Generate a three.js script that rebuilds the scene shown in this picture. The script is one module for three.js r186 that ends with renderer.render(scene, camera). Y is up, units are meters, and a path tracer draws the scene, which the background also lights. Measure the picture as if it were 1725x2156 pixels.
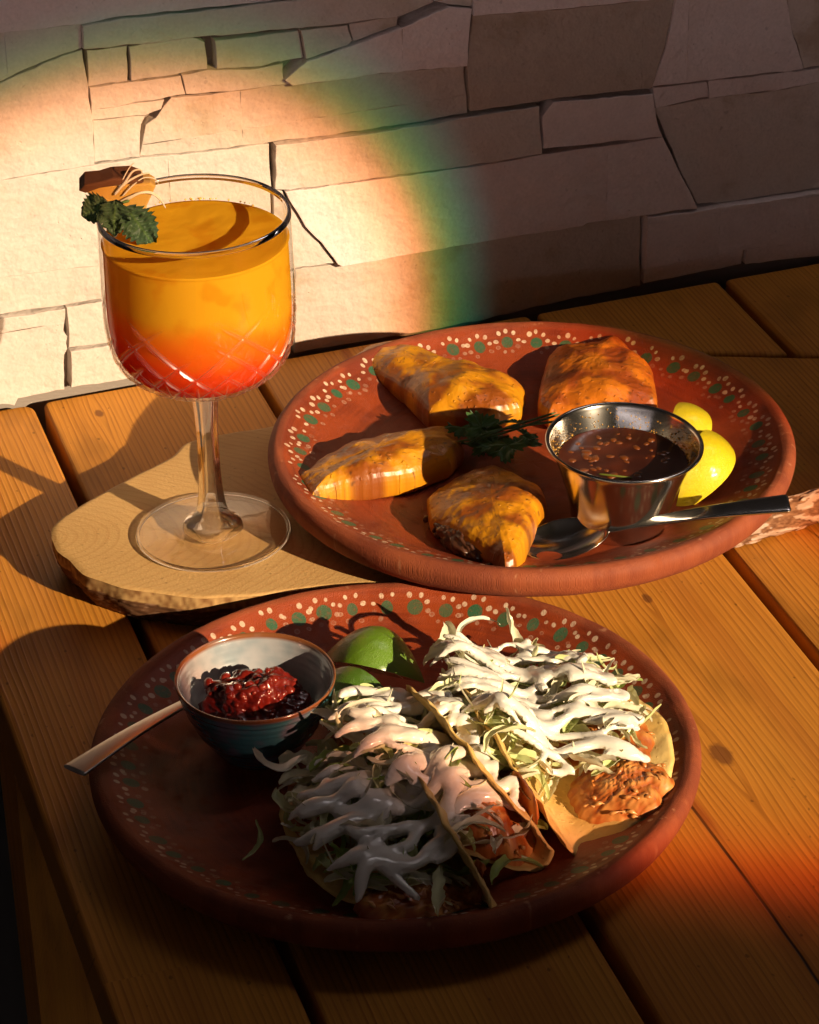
import * as THREE from 'three';
import { ImprovedNoise } from 'three/addons/math/ImprovedNoise.js';
import { MarchingCubes } from 'three/addons/objects/MarchingCubes.js';
import { mergeGeometries, mergeVertices } from 'three/addons/utils/BufferGeometryUtils.js';

// ---------- camera, sky, sun, exposure ----------
const scene = new THREE.Scene();
const camera = new THREE.PerspectiveCamera(20.473, 819 / 1024, 0.05, 60);
camera.position.set(0, 0.8056, 0);
camera.rotation.order = 'YXZ';
camera.rotation.set(-0.52894, 0, -0.02092);
const renderer = new THREE.WebGLRenderer({ antialias: true });
renderer.toneMapping = THREE.LinearToneMapping;
renderer.toneMappingExposure = 1.7;
renderer.shadowMap.enabled = true;

const SUN = new THREE.Vector3(0.6801, 0.3600, 0.6387).normalize();       // low sun from the front right
const SUN_COLOR = new THREE.Color().setRGB(1, 0.77, 0.5);
const SUN_POWER = 4.9;
const SKY_TOP = [2.1, 1.82, 1.82], SKY_LOW = [2.1, 1.82, 1.82];
{
  const w = 64, h = 32, d = new Float32Array(w * h * 4);
  for (let j = 0; j < h; j++) for (let i = 0; i < w; i++) {
    const t = Math.max(0, (j + 0.5) / h * 2 - 1), o = (j * w + i) * 4;
    for (let c = 0; c < 3; c++) d[o + c] = SKY_LOW[c] + (SKY_TOP[c] - SKY_LOW[c]) * Math.sqrt(t);
    d[o + 3] = 1;
  }
  const t = new THREE.DataTexture(d, w, h, THREE.RGBAFormat, THREE.FloatType);
  t.mapping = THREE.EquirectangularReflectionMapping; t.magFilter = THREE.LinearFilter; t.needsUpdate = true;
  scene.background = t; scene.environment = t;
}
const sun = new THREE.DirectionalLight(SUN_COLOR, SUN_POWER);
sun.name = 'sun';
sun.position.copy(SUN).multiplyScalar(4).add(new THREE.Vector3(0, 0, -1.3));
sun.target.position.set(0, 0, -1.3);
sun.castShadow = true;
Object.assign(sun.shadow.camera, { left: -1, right: 1, top: 1, bottom: -1, near: 0.1, far: 12 });
sun.shadow.mapSize.set(4096, 4096);
scene.add(sun, sun.target);

// ---------- helpers ----------
const { sin, cos, PI, abs, min, max, sqrt, exp, pow, floor, hypot, atan2 } = Math;
let seed_ = 12345;
const reseed = (s) => { seed_ = s; };
const rnd = () => { seed_ = (seed_ + 0x6d2b79f5) | 0; let t = Math.imul(seed_ ^ (seed_ >>> 15), 1 | seed_); t = (t + Math.imul(t ^ (t >>> 7), 61 | t)) ^ t; return ((t ^ (t >>> 14)) >>> 0) / 4294967296; };
const rr = (a, b) => a + (b - a) * rnd();
const perlin = new ImprovedNoise();
const N3 = (x, y, z = 0) => perlin.noise(x + 31.7, y + 57.3, z + 11.9);
const fbm = (x, y, z = 0, o = 4) => { let s = 0, a = 1, n = 0; for (let i = 0; i < o; i++) { s += a * N3(x, y, z); n += a; a *= 0.5; x = x * 2.03 + 5.1; y = y * 2.03 + 3.3; z = z * 2.03 + 1.7; } return s / n; };
const sm = (a, b, x) => { const t = min(1, max(0, (x - a) / (b - a))); return t * t * (3 - 2 * t); };
const lerp = (a, b, t) => a + (b - a) * t;
const mix3 = (a, b, t) => [lerp(a[0], b[0], t), lerp(a[1], b[1], t), lerp(a[2], b[2], t)];
const V = (x, y, z) => new THREE.Vector3(x, y, z);
const toS = (c) => 255 * (c <= 0.0031308 ? 12.92 * c : 1.055 * pow(c, 1 / 2.4) - 0.055);

function tex(w, h, fn, color = true) {                                // fn(u, v) gives a linear colour or a height
  const d = new Uint8Array(w * h * 4);
  for (let j = 0; j < h; j++) for (let i = 0; i < w; i++) {
    const c = fn((i + 0.5) / w, (j + 0.5) / h), o = (j * w + i) * 4;
    if (color) for (let k = 0; k < 3; k++) d[o + k] = min(255, max(0, toS(max(0, c[k]))));
    else d[o] = d[o + 1] = d[o + 2] = min(255, max(0, c * 255));
    d[o + 3] = 255;
  }
  const t = new THREE.DataTexture(d, w, h);
  t.wrapS = t.wrapT = THREE.RepeatWrapping; t.magFilter = THREE.LinearFilter; t.minFilter = THREE.LinearFilter;
  if (color) t.colorSpace = THREE.SRGBColorSpace;
  t.needsUpdate = true;
  return t;
}
function mat(rgb, roughness = 0.6, more = {}) {
  const m = new THREE.MeshPhysicalMaterial({ roughness, side: THREE.DoubleSide, ...more });
  m.color.setRGB(...rgb);
  return m;
}
const taken = {};
const numbered = (n) => { const k = taken[n] = (taken[n] ?? -1) + 1; return k ? n + '_' + String(k).padStart(3, '0') : n; };
function tag(o, label, category, group, kind) {
  if (label) o.userData.label = label;
  if (category) o.userData.category = category;
  if (group) o.userData.group = group;
  if (kind) o.userData.kind = kind;
  return o;
}
function thing(name, label, category, p = [0, 0, 0], turn = 0, group) {
  const g = new THREE.Group();
  g.name = numbered(name); g.position.set(...p); g.rotation.y = turn;
  scene.add(g);
  return tag(g, label, category, group);
}
function part(name, geo, m, parent, label) {
  const o = new THREE.Mesh(geo, m);
  o.name = name; o.castShadow = o.receiveShadow = true;
  parent.add(o);
  if (label) o.userData.label = label;
  return o;
}
// a smooth sheet: f(u, v) -> [x, y, z] or [x, y, z, r, g, b]; optional uvf(x, y, z, u, v)
function surf(nu, nv, f, { closeU = false, uvf } = {}) {
  const P = [], C = [], T = [], I = [], cols = closeU ? nu : nu + 1;
  for (let j = 0; j <= nv; j++) for (let i = 0; i < cols; i++) {
    const u = i / nu, v = j / nv, p = f(u, v);
    P.push(p[0], p[1], p[2]);
    if (p.length > 3) C.push(p[3], p[4], p[5]);
    const t = uvf ? uvf(p[0], p[1], p[2], u, v) : [u, v];
    T.push(t[0], t[1]);
  }
  for (let j = 0; j < nv; j++) for (let i = 0; i < nu; i++) {
    const a = j * cols + i, b = j * cols + (closeU ? (i + 1) % nu : i + 1), c = a + cols, d = b + cols;
    I.push(a, c, b, b, c, d);
  }
  const g = new THREE.BufferGeometry();
  g.setAttribute('position', new THREE.Float32BufferAttribute(P, 3));
  g.setAttribute('uv', new THREE.Float32BufferAttribute(T, 2));
  if (C.length) g.setAttribute('color', new THREE.Float32BufferAttribute(C, 3));
  g.setIndex(I);
  g.computeVertexNormals();
  return g;
}
const planar = (k) => (x, y, z) => [x / k + 0.5, z / k + 0.5];
// a smooth profile through [r, y] points, n samples
function profile(pts, n) {
  const c = new THREE.CatmullRomCurve3(pts.map(([r, y]) => V(r, y, 0)), false, 'centripetal');
  return (v) => { const p = c.getPoint(v); return [max(0, p.x), p.y]; };
}
function lathe(pts, seg, rings, { warp, uvf, color } = {}) {
  const pr = profile(pts);
  return surf(seg, rings, (u, v) => {
    let [r, y] = pr(v); const a = -u * 2 * PI;
    if (warp) [r, y] = warp(r, y, a, v);
    const x = r * cos(a), z = r * sin(a);
    return color ? [x, y, z, ...color(r, y, a, v)] : [x, y, z];
  }, { closeU: true, uvf });
}
// a tube with its own radius at every point and closed ends
function rope(points, radius, seg = 40, around = 10, flat = 1) {
  const c = new THREE.CatmullRomCurve3(points), fr = c.computeFrenetFrames(seg, false);
  return surf(around, seg, (u, v) => {
    const p = c.getPointAt(v), i = Math.round(v * seg), a = u * 2 * PI, end = pow(max(0, 1 - pow(abs(2 * v - 1), 14)), 0.5);
    const r = radius(v) * end, n = fr.normals[i], b = fr.binormals[i];
    const d = n.clone().multiplyScalar(cos(a) * r).addScaledVector(b, sin(a) * r);
    d.y *= flat;
    return [p.x + d.x, p.y + d.y, p.z + d.z];
  }, { closeU: true });
}
// a closed lump: sphere of radii (rx, ry, rz), pushed along its normal by fn(direction)
function lump(rx, ry, rz, fn, nu = 48, nv = 28, colorFn) {
  return surf(nu, nv, (u, v) => {
    const a = u * 2 * PI, b = v * PI, d = [sin(b) * cos(a), cos(b), sin(b) * sin(a)], k = fn ? fn(d) : 1;
    const p = [d[0] * rx * k, d[1] * ry * k, d[2] * rz * k];
    return colorFn ? [...p, ...colorFn(d, k)] : p;
  }, { closeU: true });
}

// one smooth skin round many soft balls [x, y, z, r] that run into one another; s is how softly they join
function skin(balls, centre, half, res, s) {
  const mc = new MarchingCubes(res, undefined, false, false, 160000), F = new Float32Array(res ** 3), cell = 2 * half / res;
  for (const [x, y, z, r] of balls) {
    const reach = r + 7 * s, at = [x, y, z].map((q, i) => (q - centre[i]) / cell + res / 2), k = Math.ceil(reach / cell);
    for (let c = max(1, floor(at[2] - k)); c <= min(res - 2, at[2] + k); c++) for (let b = max(1, floor(at[1] - k)); b <= min(res - 2, at[1] + k); b++) for (let a = max(1, floor(at[0] - k)); a <= min(res - 2, at[0] + k); a++) {
      const d = cell * hypot(a - at[0], (b - at[1]) * 1.2, c - at[2]);
      if (d < reach) F[(c * res + b) * res + a] += exp((r - d) / s);
    }
  }
  for (let i = 0; i < F.length; i++) mc.field[i] = F[i] > 0 ? max(-8, Math.log(F[i])) : -8;
  mc.isolation = 0;
  mc.update();
  let g = new THREE.BufferGeometry();
  g.setAttribute('position', new THREE.BufferAttribute(mc.positionArray.slice(0, mc.count * 3).map((q, i) => q * half + centre[i % 3]), 3));
  g = mergeVertices(g, 1e-6);
  g.computeVertexNormals();
  return g;
}

// ---------- shared textures ----------
const speck = tex(512, 512, (u, v) => 0.5 + 0.5 * fbm(u * 40, v * 40, 1, 4), false);
const fineBump = (k, s = 0.0004) => { const t = speck.clone(); t.repeat.set(k, k); t.needsUpdate = true; return { bumpMap: t, bumpScale: s }; };
// ---------- the stone wall ----------
const WALL_TURN = THREE.MathUtils.degToRad(19.3);
const wall = thing('stone_wall', 'pale cream wall of irregular split stones rising behind the table', 'wall', [-0.2467, 0, -1.516], WALL_TURN);
const stoneBump = tex(768, 768, (u, v) => {
  const a = fbm(u * 9, v * 9, 3, 5), b = fbm(u * 60, v * 60, 7, 3), p = N3(u * 150, v * 150, 9);
  const ridge = 1 - abs(fbm(u * 5, v * 7, 14, 3)) * 3;
  return 0.42 + 0.3 * a + 0.1 * b + 0.16 * max(0, ridge) - 0.12 * sm(0.5, 0.75, p) * sm(0, 0.35, a);
}, false);
const stoneTint = (base, stain, amount, z) => tex(640, 640, (u, v) => {
  const a = fbm(u * 5, v * 5, z, 5), b = fbm(u * 24, v * 24, z + 4, 4), s = sm(0.02, 0.42, a + 0.35 * b) * amount, g = 1 + 0.1 * fbm(u * 120, v * 120, z, 2) + 0.1 * b;
  const p = sm(0.5, 0.62, N3(u * 70, v * 70, z + 20)) * 0.22 * sm(0.1, 0.4, fbm(u * 7, v * 7, z + 30, 2));
  return mix3(base, stain, s).map((c) => c * g * (1 - p));
});
const stoneMats = [  // tints used mostly outside the sun pool are painted lighter to lift shade
  stoneTint([0.54, 0.47, 0.42], [0.42, 0.33, 0.25], 0.45, 1), stoneTint([0.58, 0.48, 0.42], [0.38, 0.28, 0.2], 0.75, 2),
  stoneTint([0.68, 0.57, 0.54], [0.58, 0.46, 0.41], 0.4, 3), stoneTint([0.5, 0.42, 0.36], [0.4, 0.3, 0.21], 0.7, 4), stoneTint([0.44, 0.35, 0.29], [0.33, 0.245, 0.18], 0.75, 5),
].map((map) => mat([1, 1, 1], 0.88, { map, bumpMap: stoneBump, bumpScale: 0.0042, specularIntensity: 0.35 }));
let stoneNo = 0;
function stone(off, kind, pts) {                                        // outline in tenths of a millimetre on the wall's face
  reseed(900 + stoneNo * 17);
  const P = pts.map(([x, y]) => [x / 1e4, y / 1e4]), out = [];
  for (let i = 0; i < P.length; i++) {
    const a = P[i], b = P[(i + 1) % P.length], l = hypot(b[0] - a[0], b[1] - a[1]), n = max(1, Math.round(l / 0.005)), nx = -(b[1] - a[1]) / l, ny = (b[0] - a[0]) / l;
    for (let k = 0; k < n; k++) {
      const t = k / n, x = lerp(a[0], b[0], t), y = lerp(a[1], b[1], t), w = k ? 0.0014 * fbm(x * 80, y * 80, stoneNo * 0.7, 4) : 0.0002;
      out.push(new THREE.Vector2(x + nx * w, y + ny * w));
    }
  }
  const depth = 0.024, g = new THREE.ExtrudeGeometry(new THREE.Shape(out), { depth, bevelEnabled: true, bevelThickness: 0.0006, bevelSize: 0.0004, bevelOffset: -0.0002, bevelSegments: 2 });
  const uv = g.attributes.uv, ou = rnd(), ov = rnd();
  for (let i = 0; i < uv.count; i++) uv.setXY(i, uv.getX(i) / 0.24 + ou, uv.getY(i) / 0.24 + ov);
  const c = out.reduce((s, p) => s.add(p), new THREE.Vector2()).divideScalar(out.length), q = g.attributes.position, tx = rr(-0.012, 0.012), ty = rr(-0.018, 0.018);
  for (let i = 0; i < q.count; i++) if (q.getZ(i) > 0.01) q.setZ(i, q.getZ(i) + (q.getX(i) - c.x) * tx + (q.getY(i) - c.y) * ty);
  g.computeVertexNormals();
  part('stone', g, stoneMats[kind], wall).position.z = off * 0.0011 - depth;
  stoneNo++;
}
stone(2, 1, [[-101, 2390], [221, 2357], [451, 2348], [681, 2342], [679, 2203], [563, 2181], [445, 2153], [195, 2073], [-142, 1994]]);
stone(4, 2, [[-37, 3015], [2808, 2641], [2803, 2322], [1792, 2330], [1222, 2351], [903, 2365], [681, 2351], [222, 2366], [-100, 2399]]);
stone(5, 0, [[687, 2337], [902, 2351], [1221, 2333], [1792, 2316], [2827, 2302], [2810, 2182], [2598, 2124], [2261, 2128], [1986, 2142], [1553, 2165], [1305, 2183], [1019, 2188], [683, 2205]]);
stone(0, 0, [[712, 2168], [945, 2162], [934, 1954], [704, 1954]]);
stone(1, 0, [[960, 2152], [1110, 2172], [1313, 2168], [1404, 2119], [1413, 1959], [959, 1952]]);
stone(0, 0, [[1473, 2116], [1782, 2104], [1985, 2102], [2011, 1935], [1872, 1933], [1741, 1921], [1479, 1944]]);
stone(3, 1, [[1990, 2113], [2275, 2105], [2302, 2009], [2273, 1985], [2018, 1937]]);
stone(2, 1, [[2291, 2107], [2593, 2113], [2585, 2058], [2316, 2000]]);
stone(5, 2, [[1877, 1830], [2015, 1923], [2306, 1982], [2597, 2044], [2814, 2110], [2911, 2134], [3049, 2105], [3021, 1749], [2789, 1766], [2416, 1789], [2281, 1783], [2126, 1787], [1921, 1792]]);
stone(2, 0, [[706, 1947], [968, 1944], [1246, 1939], [1269, 1827], [707, 1813]]);
stone(2, 0, [[1258, 1942], [1417, 1949], [1740, 1912], [1870, 1921], [1868, 1833], [1916, 1790], [1801, 1801], [1534, 1803], [1278, 1826]]);
stone(1, 0, [[708, 1806], [1141, 1805], [1120, 1753], [1024, 1730], [708, 1749]]);
stone(1, 0, [[712, 1739], [1019, 1722], [993, 1676], [972, 1476], [702, 1486]]);
stone(0, 3, [[1192, 1801], [1533, 1784], [1866, 1786], [2145, 1772], [2396, 1768], [3016, 1727], [3038, 1425], [2762, 1414], [2544, 1418], [2191, 1420], [1775, 1436], [1515, 1441], [1212, 1456], [979, 1475], [1028, 1658], [1090, 1691], [1145, 1757]]);
stone(3, 0, [[-143, 1980], [194, 2060], [444, 2139], [562, 2168], [673, 2188], [692, 1951], [703, 1734], [694, 1478], [140, 1473], [-196, 1467]]);
stone(2, 0, [[-196, 1458], [139, 1464], [696, 1468], [974, 1466], [1211, 1444], [1515, 1429], [1765, 1425], [1767, 1152], [1751, 806], [1244, 814], [689, 827], [83, 861], [-257, 863]]);
stone(2, 0, [[1783, 1134], [1835, 1106], [1886, 1012], [1958, 867], [2085, 694], [2151, 583], [1896, 595], [1757, 597]]);
stone(4, 0, [[1803, 1421], [2190, 1408], [2762, 1401], [3043, 1409], [3490, 1409], [3517, 1095], [3208, 1089], [1881, 1125], [1788, 1141]]);
stone(4, 2, [[1885, 1112], [3208, 1077], [3519, 1082], [4336, 1063], [4596, 540], [4232, 557], [3825, 574], [3794, 556], [2952, 571], [2861, 569], [2192, 565], [2165, 583], [2093, 701], [1967, 870], [1896, 1015], [1852, 1110]]);
stone(1, 0, [[-258, 854], [82, 852], [688, 818], [1243, 805], [1751, 796], [1747, 593], [1230, 589], [689, 606], [441, 604], [60, 614], [-282, 622]]);
stone(5, 0, [[-284, 608], [58, 599], [440, 591], [416, 444], [436, 409], [430, 329], [408, 294], [392, 65], [102, 62], [80, 20], [7, 45], [-340, 52]]);
stone(0, 0, [[464, 574], [686, 574], [1229, 571], [1887, 563], [1875, 270], [1309, 287], [706, 297], [459, 310]]);
stone(1, 0, [[462, 284], [705, 279], [1308, 269], [1872, 255], [1849, 6], [1294, 23], [716, 41], [447, 49]]);
stone(-1, 3, [[1904, 565], [2165, 560], [2861, 553], [2952, 558], [3794, 542], [3825, 561], [4224, 545], [4225, 182], [4235, 32], [3670, 24], [3101, -9], [2593, -7], [1876, 1]]);
stone(5, 2, [[4243, 537], [4602, 520], [4752, 524], [5294, 507], [5486, 505], [5874, 499], [5896, 183], [5506, 185], [5407, 172], [4947, 192], [4719, 186], [4247, 170]]);
stone(2, 2, [[4245, 160], [4720, 175], [4940, 180], [4930, 84], [4244, 65]]);
stone(3, 2, [[4959, 179], [5407, 161], [5507, 171], [5897, 169], [5907, 35], [5514, 43], [4963, 78]]);
stone(0, 1, [[4289, 1257], [4547, 1260], [4854, 1261], [5107, 1245], [5440, 1258], [5818, 1265], [5873, 513], [5485, 518], [5293, 521], [4989, 529], [4751, 538], [4617, 550], [4503, 772], [4367, 1091]]);
stone(4, 2, [[3591, 1418], [3916, 1398], [4255, 1373], [4286, 1189], [4331, 1077], [3529, 1126], [3523, 1339]]);
stone(3, 4, [[3065, 2048], [3514, 2017], [4208, 1987], [4386, 1981], [4329, 1665], [4249, 1415], [3611, 1447], [3487, 1442], [3051, 1445], [3033, 1735]]);
stone(4, 2, [[4399, 1979], [5136, 1950], [5189, 1689], [5299, 1382], [4659, 1408], [4259, 1423], [4342, 1663]]);
stone(3, 2, [[4267, 1409], [4631, 1389], [4645, 1293], [4289, 1275]]);
stone(3, 2, [[4644, 1395], [5308, 1365], [5434, 1364], [5812, 1349], [5817, 1281], [5439, 1274], [5106, 1263], [4853, 1279], [4659, 1278]]);
stone(2, 1, [[5149, 1950], [5770, 1936], [5811, 1369], [5433, 1380], [5312, 1380], [5202, 1687]]);
stone(5, 2, [[3072, 2606], [4196, 2458], [4208, 1999], [3514, 2032], [3068, 2060]]);
stone(3, 0, [[2822, 2639], [3060, 2608], [3056, 2121], [2921, 2147], [2820, 2183]]);
stone(4, 1, [[4208, 2457], [5747, 2254], [5769, 1951], [5135, 1965], [4398, 1994], [4220, 2002]]);
part('mortar_bed', new THREE.BoxGeometry(1.6, 0.46, 0.05).translate(0.3, 0.2, -0.0335), mat([0.24, 0.2, 0.17], 0.95, fineBump(8)), wall);

for (const [x0, x1, y0, y1] of [[-4, -0.52, -0.76, 2.1], [1.12, 7.5, -0.76, 2.1], [-0.52, 1.12, 0.43, 2.1], [-0.52, 1.12, -0.76, -0.03]]) part('added_wall_panel', new THREE.BoxGeometry(x1 - x0, y1 - y0, 0.05).translate((x0 + x1) / 2, (y0 + y1) / 2, -0.03), mat([0.025, 0.02, 0.016], 0.9), wall);  // added dark panels: block sky, cut bounce, stand in for shade under the table

// ---------- the table ----------
const PLANK_TURN = 0.30398;
const table = thing('wooden_table', 'orange brown table of long wooden planks with dark gaps', 'table', [0, 0, 0], PLANK_TURN);
const KNOTS = [[[0.105, 0.49, 0.006], [0.06, 0.28, 0.0022], [0.125, 0.345, 0.003]], [[0.2, 0.62, 0.005], [0.05, 0.12, 0.003]]];
function grain(X, Z, kind) {                                            // metres across and along a board -> [late wood line, streak, fibre, knot, crack]
  let x = X + 0.004 * fbm(X * 14, Z * 3.2, kind * 5, 3) + 0.0012 * fbm(X * 60, Z * 11, kind * 5 + 2, 2), knot = 0;
  for (const [kx, kz, r] of KNOTS[kind]) {
    const dx = X - kx, dz = Z - kz, e = exp(-(dx * dx) / (r * r * 7) - (dz * dz) / (r * r * 60));
    x -= Math.sign(dx) * r * 0.9 * e * (1 - exp(-abs(dx) / (r * 0.4)));
    knot = max(knot, 1 - sm(0.6, 1.05, hypot(dx, dz * 0.55) / r * (1 + 0.25 * fbm(X * 300, Z * 300, 3, 2))));
  }
  const K = 300 + 60 * N3(X * 7, 0.5, kind), t = x * K, f = t - floor(t), w = 0.55 + 0.45 * N3(floor(t) * 1.7, Z * 3, kind);
  const line = sm(0.45, 0.93, f) * (1 - sm(0.93, 1, f)) * w;
  const cx = 0.066 + 0.006 * fbm(1.5, Z * 9, 8, 3) + (Z - 0.3) * 0.03, crack = kind ? 0 : (1 - sm(0.0003, 0.0011, abs(X - cx))) * sm(-0.12, 0.1, N3(3, Z * 12, 4)) * sm(0.1, 0.14, Z);
  const pitch = kind ? 0 : (1 - sm(0.001, 0.005, abs(X - cx - 0.002))) * sm(-0.1, 0.3, N3(9, Z * 14, 4));
  return [line, fbm(X * 26, Z * 1.4, kind + 3, 3), fbm(X * 900, Z * 30, kind, 2), knot, crack, pitch];
}
const WOOD_W = 0.26, WOOD_L = 0.8;
const woodMaps = [0, 1].map((kind) => {
  const bump = new Uint8Array(1024 * 1536);
  const map = tex(1024, 1536, (u, v) => {
    const [line, streak, fibre, knot, crack, pitch] = grain(u * WOOD_W, v * WOOD_L, kind);
    bump[floor(v * 1536) * 1024 + floor(u * 1024)] = min(255, max(0, 255 * (0.6 + 0.3 * line + 0.06 * fibre - 0.6 * crack)));
    const nick = sm(0.62, 0.7, N3(u * 90, v * 160, 33)) * 0.45;
    let c = mix3([0.54, 0.222, 0.03], [0.26, 0.08, 0.01], min(1, line * 0.85));
    c = mix3(c, [0.38, 0.125, 0.02], sm(-0.05, 0.45, streak) * 0.5);
    c = mix3(c, [0.3, 0.07, 0.015], pitch * 0.7);
    c = mix3(c, [0.15, 0.05, 0.015], knot * 0.8);
    c = mix3(c, [0.03, 0.013, 0.006], crack);
    const stain = sm(0.05, 0.5, fbm(u * 6, v * 9, kind + 40, 4)) * 0.28, scratch = sm(0.72, 0.78, N3(u * 260 + v * 30, v * 12, 51)) * 0.25;
    return mix3(c, [0.5, 0.3, 0.12], scratch).map((k) => k * (1 + 0.2 * fibre) * (1 - nick) * (1 - stain));
  });
  return [map, tex(1024, 1536, (u, v) => bump[floor(v * 1536) * 1024 + floor(u * 1024)] / 255, false)];
});
const woodMats = woodMaps.map(([map, bumpMap]) => mat([1, 1, 1], 0.5, { map, bumpMap, bumpScale: 0.0007, specularIntensity: 0.5 }));
const paleWood = mat([1.02, 1.05, 1.1], 0.55, { map: woodMaps[1][0], bumpMap: woodMaps[1][1], bumpScale: 0.0006, specularIntensity: 0.4 });
function plank(corners, m, u0, v0, round = 0.006) {                     // corners in the table's own axes, rounded
  const s = new THREE.Shape(), n = corners.length;
  for (let i = 0; i < n; i++) {
    const p = V(corners[(i + n - 1) % n][0], 0, corners[(i + n - 1) % n][1]), c = V(corners[i][0], 0, corners[i][1]), q = V(corners[(i + 1) % n][0], 0, corners[(i + 1) % n][1]);
    const a = c.clone().add(p.sub(c).setLength(round)), b = c.clone().add(q.sub(c).setLength(round));
    if (i) s.lineTo(a.x, -a.z); else s.moveTo(a.x, -a.z);
    s.quadraticCurveTo(c.x, -c.z, b.x, -b.z);
  }
  const g = new THREE.ExtrudeGeometry(s, { depth: 0.026, bevelEnabled: true, bevelThickness: 0.003, bevelSize: 0.003, bevelOffset: -0.003, bevelSegments: 4, curveSegments: 8 });
  g.rotateX(-PI / 2).translate(0, -0.029, 0);
  const p = g.attributes.position, uv = g.attributes.uv, x0 = corners[0][0];
  for (let i = 0; i < p.count; i++) uv.setXY(i, (p.getX(i) - x0) / WOOD_W + u0, (p.getZ(i) + 1.53) / WOOD_L + v0 - (p.getY(i) < -0.004 ? p.getY(i) : 0));
  return part('plank', mergeVertices(g), m, table);
}
const back = (x) => -1.516 - 0.033 * (x - 0.219), cut = (x) => -1.436 + 0.42 * (x - 0.647);
plank([[0.158, back(0.158)], [0.238, back(0.238)], [0.2385, -0.45], [0.158, -0.45]], woodMats[1], 0.55, 0.3, 0.009);
plank([[0.244, back(0.244)], [0.373, back(0.373)], [0.3745, -0.45], [0.2435, -0.45]], paleWood, 0.08, 0.1);
plank([[0.3785, back(0.3785)], [0.561, back(0.561)], [0.561, -0.45], [0.3805, -0.45]], woodMats[0], 0.0, 0.0);
plank([[0.5665, cut(0.5665)], [0.762, cut(0.762)], [0.762, -0.45], [0.5665, -0.45]], woodMats[1], 0.1, 0.45, 0.003);
plank([[0.767, cut(0.767)], [0.92, cut(0.92)], [0.92, -0.45], [0.767, -0.45]], woodMats[1], 0.4, 0.15, 0.003);
plank([[0.5665, back(0.5665)], [0.694, back(0.694)], [0.694, cut(0.694) - 0.004], [0.5665, cut(0.5665) - 0.004]], paleWood, 0.3, 0.6, 0.004);
plank([[0.699, back(0.699)], [0.88, back(0.88)], [0.88, cut(0.88) - 0.004], [0.699, cut(0.699) - 0.004]], paleWood, 0.1, 0.75, 0.004);
for (const z of [-1.3, -0.75]) part('crossbar', new THREE.BoxGeometry(0.72, 0.05, 0.07).translate(0.54, -0.056, z), woodMats[1], table);
for (const [x, z] of [[0.2, -1.3], [0.88, -1.3], [0.2, -0.75], [0.88, -0.75]]) part('leg', new THREE.BoxGeometry(0.06, 0.66, 0.06).translate(x, -0.412, z), woodMats[1], table);
const groundMesh = tag(part('ground', new THREE.PlaneGeometry(12, 12).rotateX(-PI / 2).translate(0, -0.742, -1), mat([0.05, 0.046, 0.042], 0.95, fineBump(30, 0.002)), scene), 'dark ground far below the table edge', 'ground', null, 'structure');

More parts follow.
